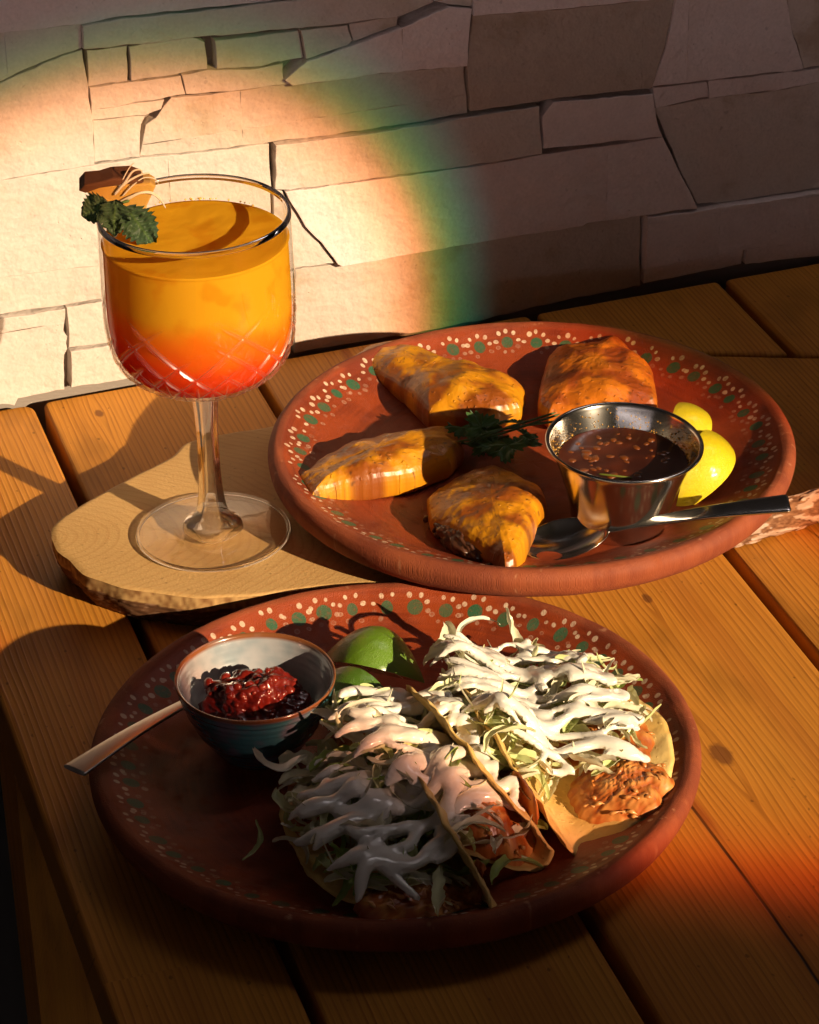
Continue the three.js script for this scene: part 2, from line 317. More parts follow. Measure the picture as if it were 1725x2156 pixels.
// ---------- the sunlight's way in: added unseen masks and a painted pane that shape the sun pool ----------
{
  const CA = 0.97, CB = 0.407, A = V(SUN.z, 0, -SUN.x).normalize(), B = V().crossVectors(SUN, A);
  const shade = thing('added_sun_mask', 'added dark mask with a round painted pane shaping the sunlight, beyond the frame', 'shade');
  shade.position.copy(A.clone().multiplyScalar(CA)).addScaledVector(B, CB).addScaledVector(SUN, 0.62);
  shade.quaternion.setFromRotationMatrix(new THREE.Matrix4().makeBasis(A, B, SUN));
  const s = new THREE.Shape([[-0.95, -1.3], [3.0, -1.3], [3.0, 1.52], [-0.95, 1.52]].map((p) => new THREE.Vector2(...p)));
  const hole = new THREE.Path(); hole.absarc(0, 0, 0.25, 0, 2 * PI); s.holes.push(hole);
  part('canvas', new THREE.ExtrudeGeometry(s, { depth: 0.006, bevelEnabled: false, curveSegments: 96 }), mat([0.018, 0.016, 0.015], 0.95), shade);  // opaque added mask; its hole lets through only the round sun pool
  const skyMask = thing('added_sky_mask', 'added dark mask with a round hole for the low sun, hiding the sky, beyond the frame', 'wall');  // added mask that hides the open sky behind the pane
  skyMask.position.copy(A.clone().multiplyScalar(CA)).addScaledVector(B, CB).addScaledVector(SUN, 7);
  skyMask.quaternion.copy(shade.quaternion);
  const gs = new THREE.Shape([[-2.2, -3.5], [9, -3.5], [9, 3.5], [-2.2, 3.5]].map((p) => new THREE.Vector2(...p)));
  const gh = new THREE.Path(); gh.absarc(0, 0, 0.34, 0, 2 * PI); gs.holes.push(gh);
  part('mask_slab', new THREE.ExtrudeGeometry(gs, { depth: 0.05, bevelEnabled: false, curveSegments: 48 }), mat([0.02, 0.018, 0.015], 0.95), skyMask);
  // light fringe painted into the pane colour: towards the sky edge it ends in green and blue, towards the table edge in red
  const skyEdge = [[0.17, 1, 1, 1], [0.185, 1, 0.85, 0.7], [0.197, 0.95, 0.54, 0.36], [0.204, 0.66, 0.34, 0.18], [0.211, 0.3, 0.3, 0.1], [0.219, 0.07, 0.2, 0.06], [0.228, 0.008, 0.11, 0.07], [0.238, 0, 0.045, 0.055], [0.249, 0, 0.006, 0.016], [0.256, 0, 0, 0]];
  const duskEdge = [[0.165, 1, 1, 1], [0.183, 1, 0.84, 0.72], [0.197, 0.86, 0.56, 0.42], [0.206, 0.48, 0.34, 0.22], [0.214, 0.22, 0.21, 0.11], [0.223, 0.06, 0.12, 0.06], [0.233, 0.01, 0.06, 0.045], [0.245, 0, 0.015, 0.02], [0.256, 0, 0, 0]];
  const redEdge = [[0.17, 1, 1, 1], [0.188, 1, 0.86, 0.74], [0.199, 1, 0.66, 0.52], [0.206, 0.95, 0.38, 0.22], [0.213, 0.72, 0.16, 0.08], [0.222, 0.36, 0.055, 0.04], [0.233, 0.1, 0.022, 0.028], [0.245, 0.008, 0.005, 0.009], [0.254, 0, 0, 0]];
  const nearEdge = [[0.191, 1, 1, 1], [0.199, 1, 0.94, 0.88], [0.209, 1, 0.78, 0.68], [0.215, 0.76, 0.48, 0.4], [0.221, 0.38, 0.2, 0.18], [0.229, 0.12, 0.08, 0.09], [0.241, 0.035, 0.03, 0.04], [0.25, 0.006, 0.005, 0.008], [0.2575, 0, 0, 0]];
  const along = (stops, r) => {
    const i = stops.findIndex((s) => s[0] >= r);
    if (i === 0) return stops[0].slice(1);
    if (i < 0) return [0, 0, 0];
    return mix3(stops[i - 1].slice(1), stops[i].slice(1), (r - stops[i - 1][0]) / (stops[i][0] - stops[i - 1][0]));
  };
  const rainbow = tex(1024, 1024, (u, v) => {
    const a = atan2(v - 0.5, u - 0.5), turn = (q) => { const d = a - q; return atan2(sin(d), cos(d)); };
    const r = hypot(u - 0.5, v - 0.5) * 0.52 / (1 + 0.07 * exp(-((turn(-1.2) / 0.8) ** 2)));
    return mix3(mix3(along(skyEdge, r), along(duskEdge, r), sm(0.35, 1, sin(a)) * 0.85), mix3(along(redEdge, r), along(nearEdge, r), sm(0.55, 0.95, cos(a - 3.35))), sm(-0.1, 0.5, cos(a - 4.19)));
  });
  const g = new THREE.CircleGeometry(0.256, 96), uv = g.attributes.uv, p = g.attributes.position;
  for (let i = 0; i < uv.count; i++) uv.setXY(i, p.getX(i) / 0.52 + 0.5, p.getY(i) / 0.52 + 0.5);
  part('painted_fringe_pane', g.translate(0, 0, -0.004), mat([1, 1, 1], 0, { map: rainbow, transmission: 1, thickness: 0, specularIntensity: 0 }), shade);  // this map paints the light pool and its coloured edge
}

// unseen roof, fence, bench and box, added to hold sky light off the table
const roof = thing('added_roof', 'dark roof added to block sky light, beyond the frame', 'roof');
for (let i = 0; i < 25; i++) part('added_roof_board', new THREE.BoxGeometry(i < 7 ? 14 : 11, 0.03, 0.345).translate(i < 7 ? -0.9 : -2.4, 2.05 + (i % 2) * 0.004, -1.5 + i * 0.35), mat([0.022, 0.016, 0.012], 0.9), roof);
const fence = thing('added_fence', 'dark fence added to block sky light from the left, beyond the frame', 'fence');  // added to close off sky light from the left
for (let i = 0; i < 9; i++) part('added_fence_board', new THREE.BoxGeometry(0.025, 2.75, 0.335).translate(-2.6 + (i % 2) * 0.004, 0.64, -1.5 + i * 0.34), mat([0.022, 0.016, 0.012], 0.9), fence);
const bench = thing('added_bench', 'dark bench added to block low sky light at the near side, beyond the frame', 'bench');  // added to stop low sky light from the near side
const blockerMat = mat([0.022, 0.016, 0.012], 0.8);
for (let i = 0; i < 5; i++) part('added_back_slat', new THREE.BoxGeometry(2.6, 0.112, 0.025).translate(0.1, -0.16 + i * 0.116, 0.02), blockerMat, bench);
for (let i = 0; i < 3; i++) part('added_seat_slat', new THREE.BoxGeometry(2.6, 0.025, 0.12).translate(0.1, -0.3, -0.08 - i * 0.124), blockerMat, bench);
for (const x of [-1.15, 1.35]) { part('post', new THREE.BoxGeometry(0.06, 1.05, 0.06).translate(x, -0.22, 0.066), blockerMat, bench); part('leg', new THREE.BoxGeometry(0.06, 0.42, 0.06).translate(x, -0.53, -0.36), blockerMat, bench); }
const planter = thing('added_side_box', 'dark box added to block low sky light from the left, beyond the frame', 'planter');  // added solid blocks keeping low sky light off table and ground
for (let i = 0; i < 4; i++) part('plank', new THREE.BoxGeometry(0.3, 0.232, 2.9).translate(-0.86, -0.62 + i * 0.238, 0), blockerMat, planter);
// ---------- the live-edge board under the glass and the rear plate ----------
const board = thing('serving_board', 'live edge wooden board with bark rim under the cocktail glass', 'board', [0, 0, 0]);
{
  const mid = [0.02, -1.365];
  const raw = [[-1940, -13360], [-1912, -13113], [-1850, -13020], [-1766, -12873], [-1695, -12801], [-1499, -12686], [-1310, -12626], [-1124, -12574], [-940, -12578], [-816, -12584], [-666, -12615], [-366, -12668], [-141, -12681],
    [300, -12750], [1000, -12900], [1550, -13220], [1900, -13500], [1900, -13900], [1600, -14400], [1000, -14800], [287, -14900], [-300, -14700], [-791, -14432], [-1040, -14360], [-1266, -14257], [-1351, -14091], [-1577, -13847], [-1682, -13724]].map(([x, z]) => V(x / 1e4, 0, z / 1e4));
  const curve = new THREE.CatmullRomCurve3(raw, true, 'centripetal'), M = 520;
  const rim = Array.from({ length: M }, (_, i) => { const p = curve.getPointAt(i / M), k = 1 + 0.006 * fbm(p.x * 60, p.z * 60, 2, 3) - 0.02 * pow(max(0, N3(p.x * 45, p.z * 45, 8) - 0.25), 1.2); return [mid[0] + (p.x - mid[0]) * k, mid[1] + (p.z - mid[1]) * k]; });
  const boardMap = tex(1024, 1024, (u, v) => {
    const x = (u - 0.5) * 0.5, z = (v - 0.5) * 0.5, r = hypot(x + 0.1 + 0.01 * fbm(x * 9, z * 9, 1, 2), z * 1.5) + 0.003 * fbm(x * 40, z * 40, 2, 3), t = r * 170, f = t - floor(t);
    const line = sm(0.55, 0.95, f) * (1 - sm(0.95, 1, f)) * (0.35 + 0.3 * N3(floor(t), x * 8, 1)), b = fbm(x * 22, z * 22, 5, 4), fib = fbm(x * 60, z * 700, 6, 2);
    const spot = sm(0.55, 0.63, N3(x * 420, z * 420, 3)) * 0.3;
    return mix3([0.56, 0.345, 0.135], [0.42, 0.215, 0.07], min(1, line + max(0, b) * 0.6)).map((c) => c * (1 + 0.09 * fib) * (1 - spot));
  });
  const top = surf(M, 14, (u, v) => {
    const p = rim[Math.round(u * M) % M], t = v < 0.72 ? v / 0.72 * 0.98 : 0.98 + (v - 0.72) / 0.28 * 0.02, y = v > 0.72 ? 0.022 - 0.0009 * pow((v - 0.72) / 0.28, 2) : 0.022;
    return [mid[0] + (p[0] - mid[0]) * t, y, mid[1] + (p[1] - mid[1]) * t];
  }, { closeU: true, uvf: (x, y, z) => [(x + 0.1) / 0.5 + 0.5, (z + 1.32) / 0.5 + 0.5] });
  part('board_top', top, mat([1, 1, 1], 0.6, { map: boardMap, ...fineBump(8, 0.00025), specularIntensity: 0.35 }), board);
  const bark = surf(M, 22, (u, v) => {
    const p = rim[Math.round(u * M) % M], y = 0.0211 - v * 0.0209, dx = p[0] - mid[0], dz = p[1] - mid[1], l = hypot(dx, dz);
    const rough = v < 0.4 ? 0.0007 * fbm(u * 900, v * 4, 1, 2) : 0.0014 * fbm(u * 260, v * 8, 5, 3) - 0.0005 * sm(0.4, 0.5, v);
    const off = -0.0004 * v - 0.011 * pow(max(0, v - 0.35), 1.6) + rough * sm(0, 0.08, v), k = (l + off) / l;
    const n = fbm(u * 700, v * 3, 9, 3), c = v < 0.36 + 0.1 * fbm(u * 120, 2, 3, 2) ? mix3([0.5, 0.3, 0.12], [0.22, 0.1, 0.035], sm(-0.25, 0.35, n)) : mix3([0.12, 0.05, 0.022], [0.34, 0.19, 0.11], sm(0, 0.5, fbm(u * 220, v * 9, 4, 3)));
    return [mid[0] + dx * k, y, mid[1] + dz * k, ...c];
  }, { closeU: true });
  part('bark', bark, mat([1, 1, 1], 0.9, { vertexColors: true, specularIntensity: 0.3 }), board);
  const limbLine = new THREE.CatmullRomCurve3([V(0.12, 0.011, -1.315), V(0.165, 0.0105, -1.328), V(0.205, 0.011, -1.346), V(0.24, 0.0115, -1.362), V(0.3, 0.012, -1.388)]);
  const limb = surf(90, 160, (u, v) => {
    const p = limbLine.getPointAt(v), a = u * 2 * PI, k = fbm(v * 22, cos(a) * 3 + 7, sin(a) * 3, 4), flake = sm(0.05, 0.12, fbm(v * 14, cos(a) * 2.2, sin(a) * 2.2 + 3, 3));
    const r = 0.0098 + 0.0012 * k + 0.0009 * flake, c = flake > 0.5 ? mix3([0.5, 0.34, 0.25], [0.62, 0.5, 0.42], sm(-0.1, 0.4, k)) : mix3([0.16, 0.07, 0.035], [0.34, 0.17, 0.09], sm(-0.3, 0.35, fbm(v * 60, cos(a) * 6, sin(a) * 6, 3)));
    return [p.x - 0.4 * cos(a) * r, p.y + sin(a) * r, p.z + cos(a) * r * 0.92, ...c];
  }, { closeU: true });
  part('bark_limb', limb, mat([1, 1, 1], 0.85, { vertexColors: true, specularIntensity: 0.3, ...fineBump(20, 0.0003) }), board, 'rough flaking bark along the right end of the board');
}

// ---------- the two clay plates ----------
const PLATE = [[0, 0.0108], [0.03, 0.0108], [0.065, 0.011], [0.095, 0.0118], [0.108, 0.0135], [0.12, 0.0172], [0.13, 0.0215], [0.1355, 0.0248], [0.1385, 0.0266], [0.1415, 0.0271], [0.144, 0.0257], [0.1457, 0.0225], [0.1455, 0.0185], [0.1435, 0.0135], [0.138, 0.0085], [0.128, 0.004], [0.112, 0.0008], [0.1, 0.0001], [0.05, 0.0001], [0, 0.0001]];
function clayPlate(name, label, x, y, z, sd, motifs, ringR, full) {
  reseed(sd);
  const S = 1536, cv = document.createElement('canvas'); cv.width = cv.height = S;
  const c = cv.getContext('2d'), k = S / 0.3;
  c.fillStyle = '#000'; c.fillRect(0, 0, S, S);
  const dot = (px, pz, r, col, alpha, st = 1, rot = 0) => { c.globalAlpha = alpha; c.fillStyle = col; c.beginPath(); c.ellipse(S / 2 + px * k, S / 2 + pz * k, r * k, r * k * st, rot, 0, 2 * PI); c.fill(); };
  for (let i = 0; i < motifs; i++) {
    const a = (i + rr(-0.13, 0.13)) / motifs * 2 * PI, R = ringR + rr(-0.0012, 0.0012), cx = cos(a) * R, cz = sin(a) * R;
    dot(cx, cz, rr(0.0033, 0.0043), '#00ff00', rr(0.75, 0.95), rr(0.8, 1), a);
    const n = full ? 9 : 8, back = [], span = full ? PI : PI * 0.98;
    for (let j = 0; j < n; j++) {
      const b = a + (j - (n - 1) / 2) / (n - 1) * 2 * span * (n - 1) / n + rr(-0.1, 0.1), d = rr(0.0066, 0.0076), outer = cos(b - a) > -0.05, r = rr(0.0011, 0.0017);
      if (rnd() < (outer ? 0.05 : 0.22)) continue;
      dot(cx + cos(b) * d, cz + sin(b) * d, r, outer ? '#ff0000' : (rnd() < 0.6 ? '#5a0000' : '#a00000'), outer ? rr(0.6, 0.95) : rr(0.3, 0.75), rr(0.75, 1), b);
      if (!outer && rnd() < 0.5) dot(cx + cos(b) * d, cz + sin(b) * d, r * 0.55, '#000', 0.6);
    }
  }
  const px = c.getImageData(0, 0, S, S).data;
  const map = tex(S, S, (u, v) => {
    const o = (floor(v * S) * S + floor(u * S)) * 4, X = (u - 0.5) * 0.3, Z = (v - 0.5) * 0.3, R = hypot(X, Z), rimHit = sm(0.1365, 0.139, R), a = atan2(Z, X);
    const m = fbm(X * 30, Z * 30, sd, 4), f = fbm(X * 260, Z * 260, sd + 2, 3), turn = fbm(R * 500, a * 1.5, sd, 2);
    let q = mix3([0.28, 0.045, 0.009], [0.17, 0.025, 0.006], sm(-0.2, 0.35, m + 0.3 * turn));
    q = mix3(q, mix3([0.28, 0.062, 0.017], [0.19, 0.036, 0.01], sm(-0.3, 0.3, m + 0.4 * f)), rimHit);
    q = mix3(q, [0.45, 0.2, 0.1], rimHit * sm(0.3, 0.55, fbm(X * 150, Z * 150, sd + 6, 3)) * 0.7);
    q = q.map((t) => t * (1 + 0.14 * f));
    const wear = sm(0.25, 0.5, fbm(X * 420, Z * 420, sd + 9, 2) + 0.2);
    q = mix3(q, [0.015, 0.115, 0.055], px[o + 1] / 255 * (1 - 0.25 * wear));
    return mix3(q, [0.66, 0.5, 0.36], px[o] / 255 * (1 - 0.35 * wear));
  });
  const o = thing(name, label, 'plate', [x, y, z], 0, 'painted clay plates on the table');
  const g = lathe(PLATE, 220, 76, {
    warp: (r, yy, a, v) => [r * (1 + 0.0035 * sin(2 * a + sd) + 0.0018 * fbm(cos(a) * 5, sin(a) * 5, sd, 2)), yy + (r > 0.09 ? 0.0005 * fbm(cos(a) * 9, sin(a) * 9, sd + v * 20, 3) : 0.0002 * N3(r * 90, a * 3, sd))],
    uvf: planar(0.3),
  });
  const glaze = tex(512, 512, (u, v) => [0, 0.22 + 0.34 * sm(0.05, 0.5, fbm(u * 30, v * 30, sd, 3)) + 0.45 * sm(0.45, 0.465, hypot(u - 0.5, v - 0.5)), 0], true);
  glaze.colorSpace = THREE.NoColorSpace;
  part('dish', g, mat([1, 1, 1], 0.75, { map, roughness: 0.9, roughnessMap: glaze, ...fineBump(12, 0.00035) }), o);
  return o;
}
const REAR = [0.0681, 0.0219, -1.375], FRONT = [-0.0093, 0.0004, -1.1171];
clayPlate('clay_plate', 'red clay plate painted with dots, raised on the board, holding folded tortillas', ...REAR, 3, 46, 0.1272, true);
clayPlate('clay_plate', 'nearest red clay plate painted with dots, holding tacos, limes and ceramic bowl', ...FRONT, 8, 51, 0.128, false);

// ---------- the cocktail glass ----------
const GX = -0.1064, GZ = -1.3212;
const glass = thing('cocktail_glass', 'stemmed cut crystal glass holding an orange and red drink', 'glass', [GX, 0.0226, GZ]);
const solidGlass = mat([1, 1, 1], 0.02, { transmission: 1, thickness: 0.01, ior: 1.5 });
const thinGlass = mat([1, 0.985, 0.96], 0.03, { transmission: 1, thickness: 0, ior: 1.5 });
const BOWL = [[0.019, 0.0932], [0.03, 0.0965], [0.0385, 0.1015], [0.045, 0.109], [0.0486, 0.119], [0.0499, 0.13], [0.0502, 0.142], [0.05, 0.16], [0.0497, 0.1765]];
const bowlPr = profile(BOWL);
function cuts(a, y) {                                                    // depth of the cut grooves, metres
  const n = 18, low = 0.094, h = y - low;
  let d = 0;
  const groove = (x, w) => max(0, 1 - abs(x) / w);
  for (const s of [-1, 1]) {
    const t = a / (2 * PI) * n + s * h * 62 * (1 + h * 2), k = Math.round(t), f = t - k, odd = ((k % 3) + 3) % 3;
    const topY = s > 0 ? (odd === 0 ? 0.057 : odd === 1 ? 0.04 : 0.032) : (odd === 0 ? 0.057 : odd === 1 ? 0.046 : 0.03);
    d = max(d, groove(f, 0.17) * (1 - sm(topY - 0.012, topY, h)) * 0.0019);
  }
  const t2 = a / (2 * PI) * n * 2, f2 = t2 - Math.round(t2);
  d = max(d, groove(f2, 0.15) * (1 - sm(0.014, 0.024, h)) * 0.0013);
  return d * sm(0.0, 0.002, h);
}
{
  const bowl = surf(1080, 150, (u, v) => { const [r, y] = bowlPr(v), a = -u * 2 * PI, R = r - cuts(a, y); return [R * cos(a), y, R * sin(a)]; }, { closeU: true });
  // the polished wall and, as a part of its own, the ground faces of the cuts
  const wallI = [], cutI = [], ix = bowl.index.array, bp = bowl.attributes.position;
  const deep = (i) => { const x = bp.getX(i), y = bp.getY(i), z = bp.getZ(i); return cuts(atan2(z, x), y); };
  for (let i = 0; i < ix.length; i += 3) (min(deep(ix[i]), deep(ix[i + 1]), deep(ix[i + 2])) > 0.0004 ? cutI : wallI).push(ix[i], ix[i + 1], ix[i + 2]);
  const cutG = bowl.clone();
  bowl.setIndex(wallI); cutG.setIndex(cutI);
  part('bowl', bowl, mat([1, 0.985, 0.96], 0.03, { transmission: 1, thickness: 0, ior: 1.6 }), glass);
  part('cut_pattern', cutG, mat([1, 0.96, 0.92], 0.36, { transmission: 1, thickness: 0, ior: 1.7 }), glass);
  const upper = lathe([[0.0497, 0.1765], [0.0496, 0.18], [0.04955, 0.184], [0.0495, 0.1868]], 180, 8);
  part('bowl_lip', mergeGeometries([upper, lathe([[0.0471, 0.1868], [0.0471, 0.182], [0.0472, 0.1768]], 180, 8)]), thinGlass, glass);
  const rimG = lathe([[0.0471, 0.187], [0.0495, 0.187], [0.0495, 0.1884], [0.0491, 0.1895], [0.0483, 0.19], [0.0475, 0.1895], [0.0471, 0.1884], [0.0471, 0.187]], 180, 40);
  part('rim', rimG, solidGlass, glass);
  const stem = lathe([[0, 0.0024], [0.0152, 0.0028], [0.0156, 0.0052], [0.0148, 0.0082], [0.0118, 0.0108], [0.0088, 0.0145], [0.0072, 0.021], [0.006, 0.034], [0.0056, 0.05], [0.0058, 0.066], [0.0066, 0.08], [0.0078, 0.0885], [0.0105, 0.0917], [0.0185, 0.0931], [0.0192, 0.0942], [0.012, 0.0948], [0, 0.095]], 72, 90,
    { warp: (r, y, a) => [r * (y > 0.012 && y < 0.09 ? 1 + 0.035 * cos(6 * a) : 1 + 0.05 * cos(4 * a) * sm(0.013, 0.004, y)), y] });
  part('stem', stem, mat([1, 1, 1], 0.02, { transmission: 1, thickness: 0.01, ior: 1.5, opacity: 0.8, transparent: true }), glass);
  const foot = lathe([[0.0152, 0.0046], [0.024, 0.0034], [0.034, 0.0026], [0.0395, 0.0024], [0.0412, 0.0022], [0.0418, 0.0016], [0.0416, 0.0008], [0.0408, 0.0003], [0.039, 0.0001], [0.02, 0.0004], [0, 0.0005]], 140, 40);
  part('foot', foot, thinGlass, glass);
  const ring = lathe([[0.0403, 0.0024], [0.0413, 0.0023], [0.0419, 0.0016], [0.0416, 0.0007], [0.0405, 0.0004], [0.0398, 0.001], [0.0403, 0.0024]], 160, 20);
  part('foot_edge', ring, solidGlass, glass);
}
// the drink
const drink = thing('cocktail_drink', 'layered orange juice drink turning red below, inside the cut glass', 'drink', [GX, 0.0226, GZ]);
{
  const dyeAndShade = (x, y, z) => {
    const n = 0.008 * fbm(x * 45, y * 45, z * 45, 3) + 0.16 * x + 0.04 * fbm(x * 16, y * 16, z * 16 + 4, 2) * 0.3, h = y + n * 1.0 + 0.05 * x;  // redder to the left paints in the shaded side; layers by height are dye
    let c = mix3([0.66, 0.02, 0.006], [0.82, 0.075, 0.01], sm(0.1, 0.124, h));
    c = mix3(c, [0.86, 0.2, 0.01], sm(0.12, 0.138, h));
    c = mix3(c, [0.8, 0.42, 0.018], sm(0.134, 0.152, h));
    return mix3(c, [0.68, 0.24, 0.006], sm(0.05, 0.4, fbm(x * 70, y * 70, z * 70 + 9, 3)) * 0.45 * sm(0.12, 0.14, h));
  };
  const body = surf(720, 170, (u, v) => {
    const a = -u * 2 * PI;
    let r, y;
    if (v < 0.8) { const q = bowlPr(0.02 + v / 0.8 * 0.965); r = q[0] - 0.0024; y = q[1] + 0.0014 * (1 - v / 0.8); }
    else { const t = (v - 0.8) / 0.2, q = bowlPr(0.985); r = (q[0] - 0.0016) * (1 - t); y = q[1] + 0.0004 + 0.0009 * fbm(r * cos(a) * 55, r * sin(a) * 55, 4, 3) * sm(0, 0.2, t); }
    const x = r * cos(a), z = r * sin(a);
    return [x, y, z, ...dyeAndShade(x, y, z)];
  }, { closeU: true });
  const floorD = surf(60, 6, (u, v) => { const a = u * 2 * PI, q = bowlPr(0.02), r = (q[0] - 0.0016) * v, x = r * cos(a), z = r * sin(a); return [x, q[1] + 0.0014, z, ...dyeAndShade(x, q[1], z)]; }, { closeU: true });
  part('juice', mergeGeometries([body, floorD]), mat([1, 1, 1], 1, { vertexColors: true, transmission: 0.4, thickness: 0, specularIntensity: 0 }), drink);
  reseed(77);
  const foam = [];
  for (let i = 0; i < 26; i++) { const a = rr(-2.3, -0.8), r = rr(0.0452, 0.0472), s = rr(0.0003, 0.0008); foam.push(lump(s, s * 0.8, s, null, 10, 7).translate(cos(a) * r, 0.1768, sin(a) * r)); }
  tag(part('foam_bubbles', mergeGeometries(foam), mat([0.7, 0.42, 0.1], 0.25), drink), null, null, null, 'stuff');
}
// garnish on the rim
{
  const pine = thing('pineapple_wedge', 'browned pineapple wedge slotted on the rim of the glass', 'fruit', [-0.149, 0.2145, -1.345], 0.12);
  const body = (pts, depth, z) => { const s = new THREE.Shape(pts.map(([x, y]) => new THREE.Vector2(x / 1e4, y / 1e4))); const g = new THREE.ExtrudeGeometry(s, { depth, bevelEnabled: true, bevelThickness: 0.0012, bevelSize: 0.0012, bevelOffset: -0.0012, bevelSegments: 3 }).translate(0, 0, z); return g; };
  const pulp = body([[-150, 60], [190, 60], [218, 36], [140, -122], [0, -104], [-110, -20]], 0.011, -0.0055);
  part('pulp', pulp, mat([0.82, 0.42, 0.03], 0.45, { ...fineBump(300, 0.0006), clearcoat: 0.3, transmission: 0.25, thickness: 0, roughness: 1 }), pine);
  const rind = body([[-172, 50], [-138, 86], [-60, 90], [0, 104], [96, 100], [160, 76], [150, 66], [80, 66], [0, 60], [-70, 56], [-140, 34]], 0.0145, -0.0072), rp = rind.attributes.position;
  for (let i = 0; i < rp.count; i++) { const k = 0.0014 * fbm(rp.getX(i) * 170, rp.getY(i) * 170, rp.getZ(i) * 60, 3); rp.setXYZ(i, rp.getX(i) + k, rp.getY(i) + k, rp.getZ(i) * (1 + k * 60)); }
  part('rind', rind, mat([0.15, 0.05, 0.012], 0.65, fineBump(180, 0.0008)), pine, 'dark dried rind along the top');
  const tuft = thing('shredded_garnish', 'thin pale shreds draped over the pineapple wedge', 'garnish', [-0.149, 0.2145, -1.345], 0.12);
  const pale = mat([0.72, 0.62, 0.45], 0.8, { transmission: 0.3, thickness: 0 });
  const strands = [[[20, 30, 75], [60, 110, 80], [95, 155, 60], [120, 168, 40]], [[0, 10, 78], [60, 80, 85], [110, 135, 72], [150, 128, 55], [150, 105, 60]], [[40, 0, 80], [100, 60, 84], [160, 92, 70], [215, 75, 55], [235, 40, 50]], [[60, -20, 80], [130, 15, 84], [190, 5, 72], [235, -40, 60], [262, -95, 52]],
    [[20, -30, 80], [90, 5, 90], [170, 20, 80], [225, -15, 66], [255, -75, 58]], [[30, 50, 80], [90, 90, 80], [150, 110, 66], [195, 108, 50]], [[-60, -50, 90], [-30, -38, 96], [10, -30, 95], [40, -20, 88]]];
  strands.forEach((s, i) => part('shred', rope(s.map(([x, y, z]) => V(x / 1e4, y / 1e4, z / 1e4)), (v) => (0.0005 + 0.00035 * (i % 2)) * (1 - 0.55 * v), 30, 7), pale, tuft));
  const mint = thing('mint_sprig', 'dark green mint sprig clinging to the left rim of the glass', 'herb', [-0.145, 0.2135, -1.328], 0);
  const leafG = (L, W, sd) => surf(44, 22, (u, v) => {
    const s = v * 2 - 1, x = u * L, w = W * pow(sin(PI * pow(u, 0.8)), 0.75) * (1 + 0.34 * (((u * 9) % 1) - 0.5) + 0.12 * N3(u * 30, s, sd)), t = u * 9 - abs(s) * 1.6, vein = pow(abs(sin(t * PI)), 0.6), n = N3(u * 5, s * 3, sd);
    const y = -0.0035 * u * u * (L / 0.02) + 0.0016 * sin(s * 5 + u * 14) * abs(s) + 0.0028 * abs(s) * sin(PI * u) * (W / 0.008) * 0.5 + 0.0008 * vein * (1 - abs(s) * 0.4) + 0.0016 * n, g = sm(0, 0.12, abs(s)) * (0.6 + 0.4 * vein);
    return [x, y, s * w, ...mix3([0.045, 0.1, 0.012], [0.01, 0.04, 0.005], g)];
  });
  const mintMat = mat([1, 1, 1], 1, { vertexColors: true, transmission: 0.25, thickness: 0, clearcoat: 0.25, clearcoatRoughness: 0.4 });
  for (const [L, W, sd, p, ang, lean] of [[0.0155, 0.0085, 1, [-0.005, 0.002, 0], 205, 0.5], [0.019, 0.0082, 2, [-0.0005, 0.005, 0.003], 262, -0.2], [0.0245, 0.0092, 3, [0.004, 0.001, 0.004], 306, 0.15]]) {
    const m = part('leaf', leafG(L, W, sd), mintMat, mint), q = ang * PI / 180, X = V(cos(q), sin(q) * 0.86, -sin(q) * 0.5), Y = V(lean, 0.5, 0.86).addScaledVector(X, -V(lean, 0.5, 0.86).dot(X)).normalize(), Z = V().crossVectors(X, Y);
    m.position.set(...p); m.quaternion.setFromRotationMatrix(new THREE.Matrix4().makeBasis(X, Y, Z));
  }
  part('stem', rope([V(-0.004, -0.001, 0), V(0.001, 0.002, 0.001), V(0.006, 0.003, 0)], () => 0.0008, 14, 8), mat([0.06, 0.12, 0.02], 0.6), mint);
}
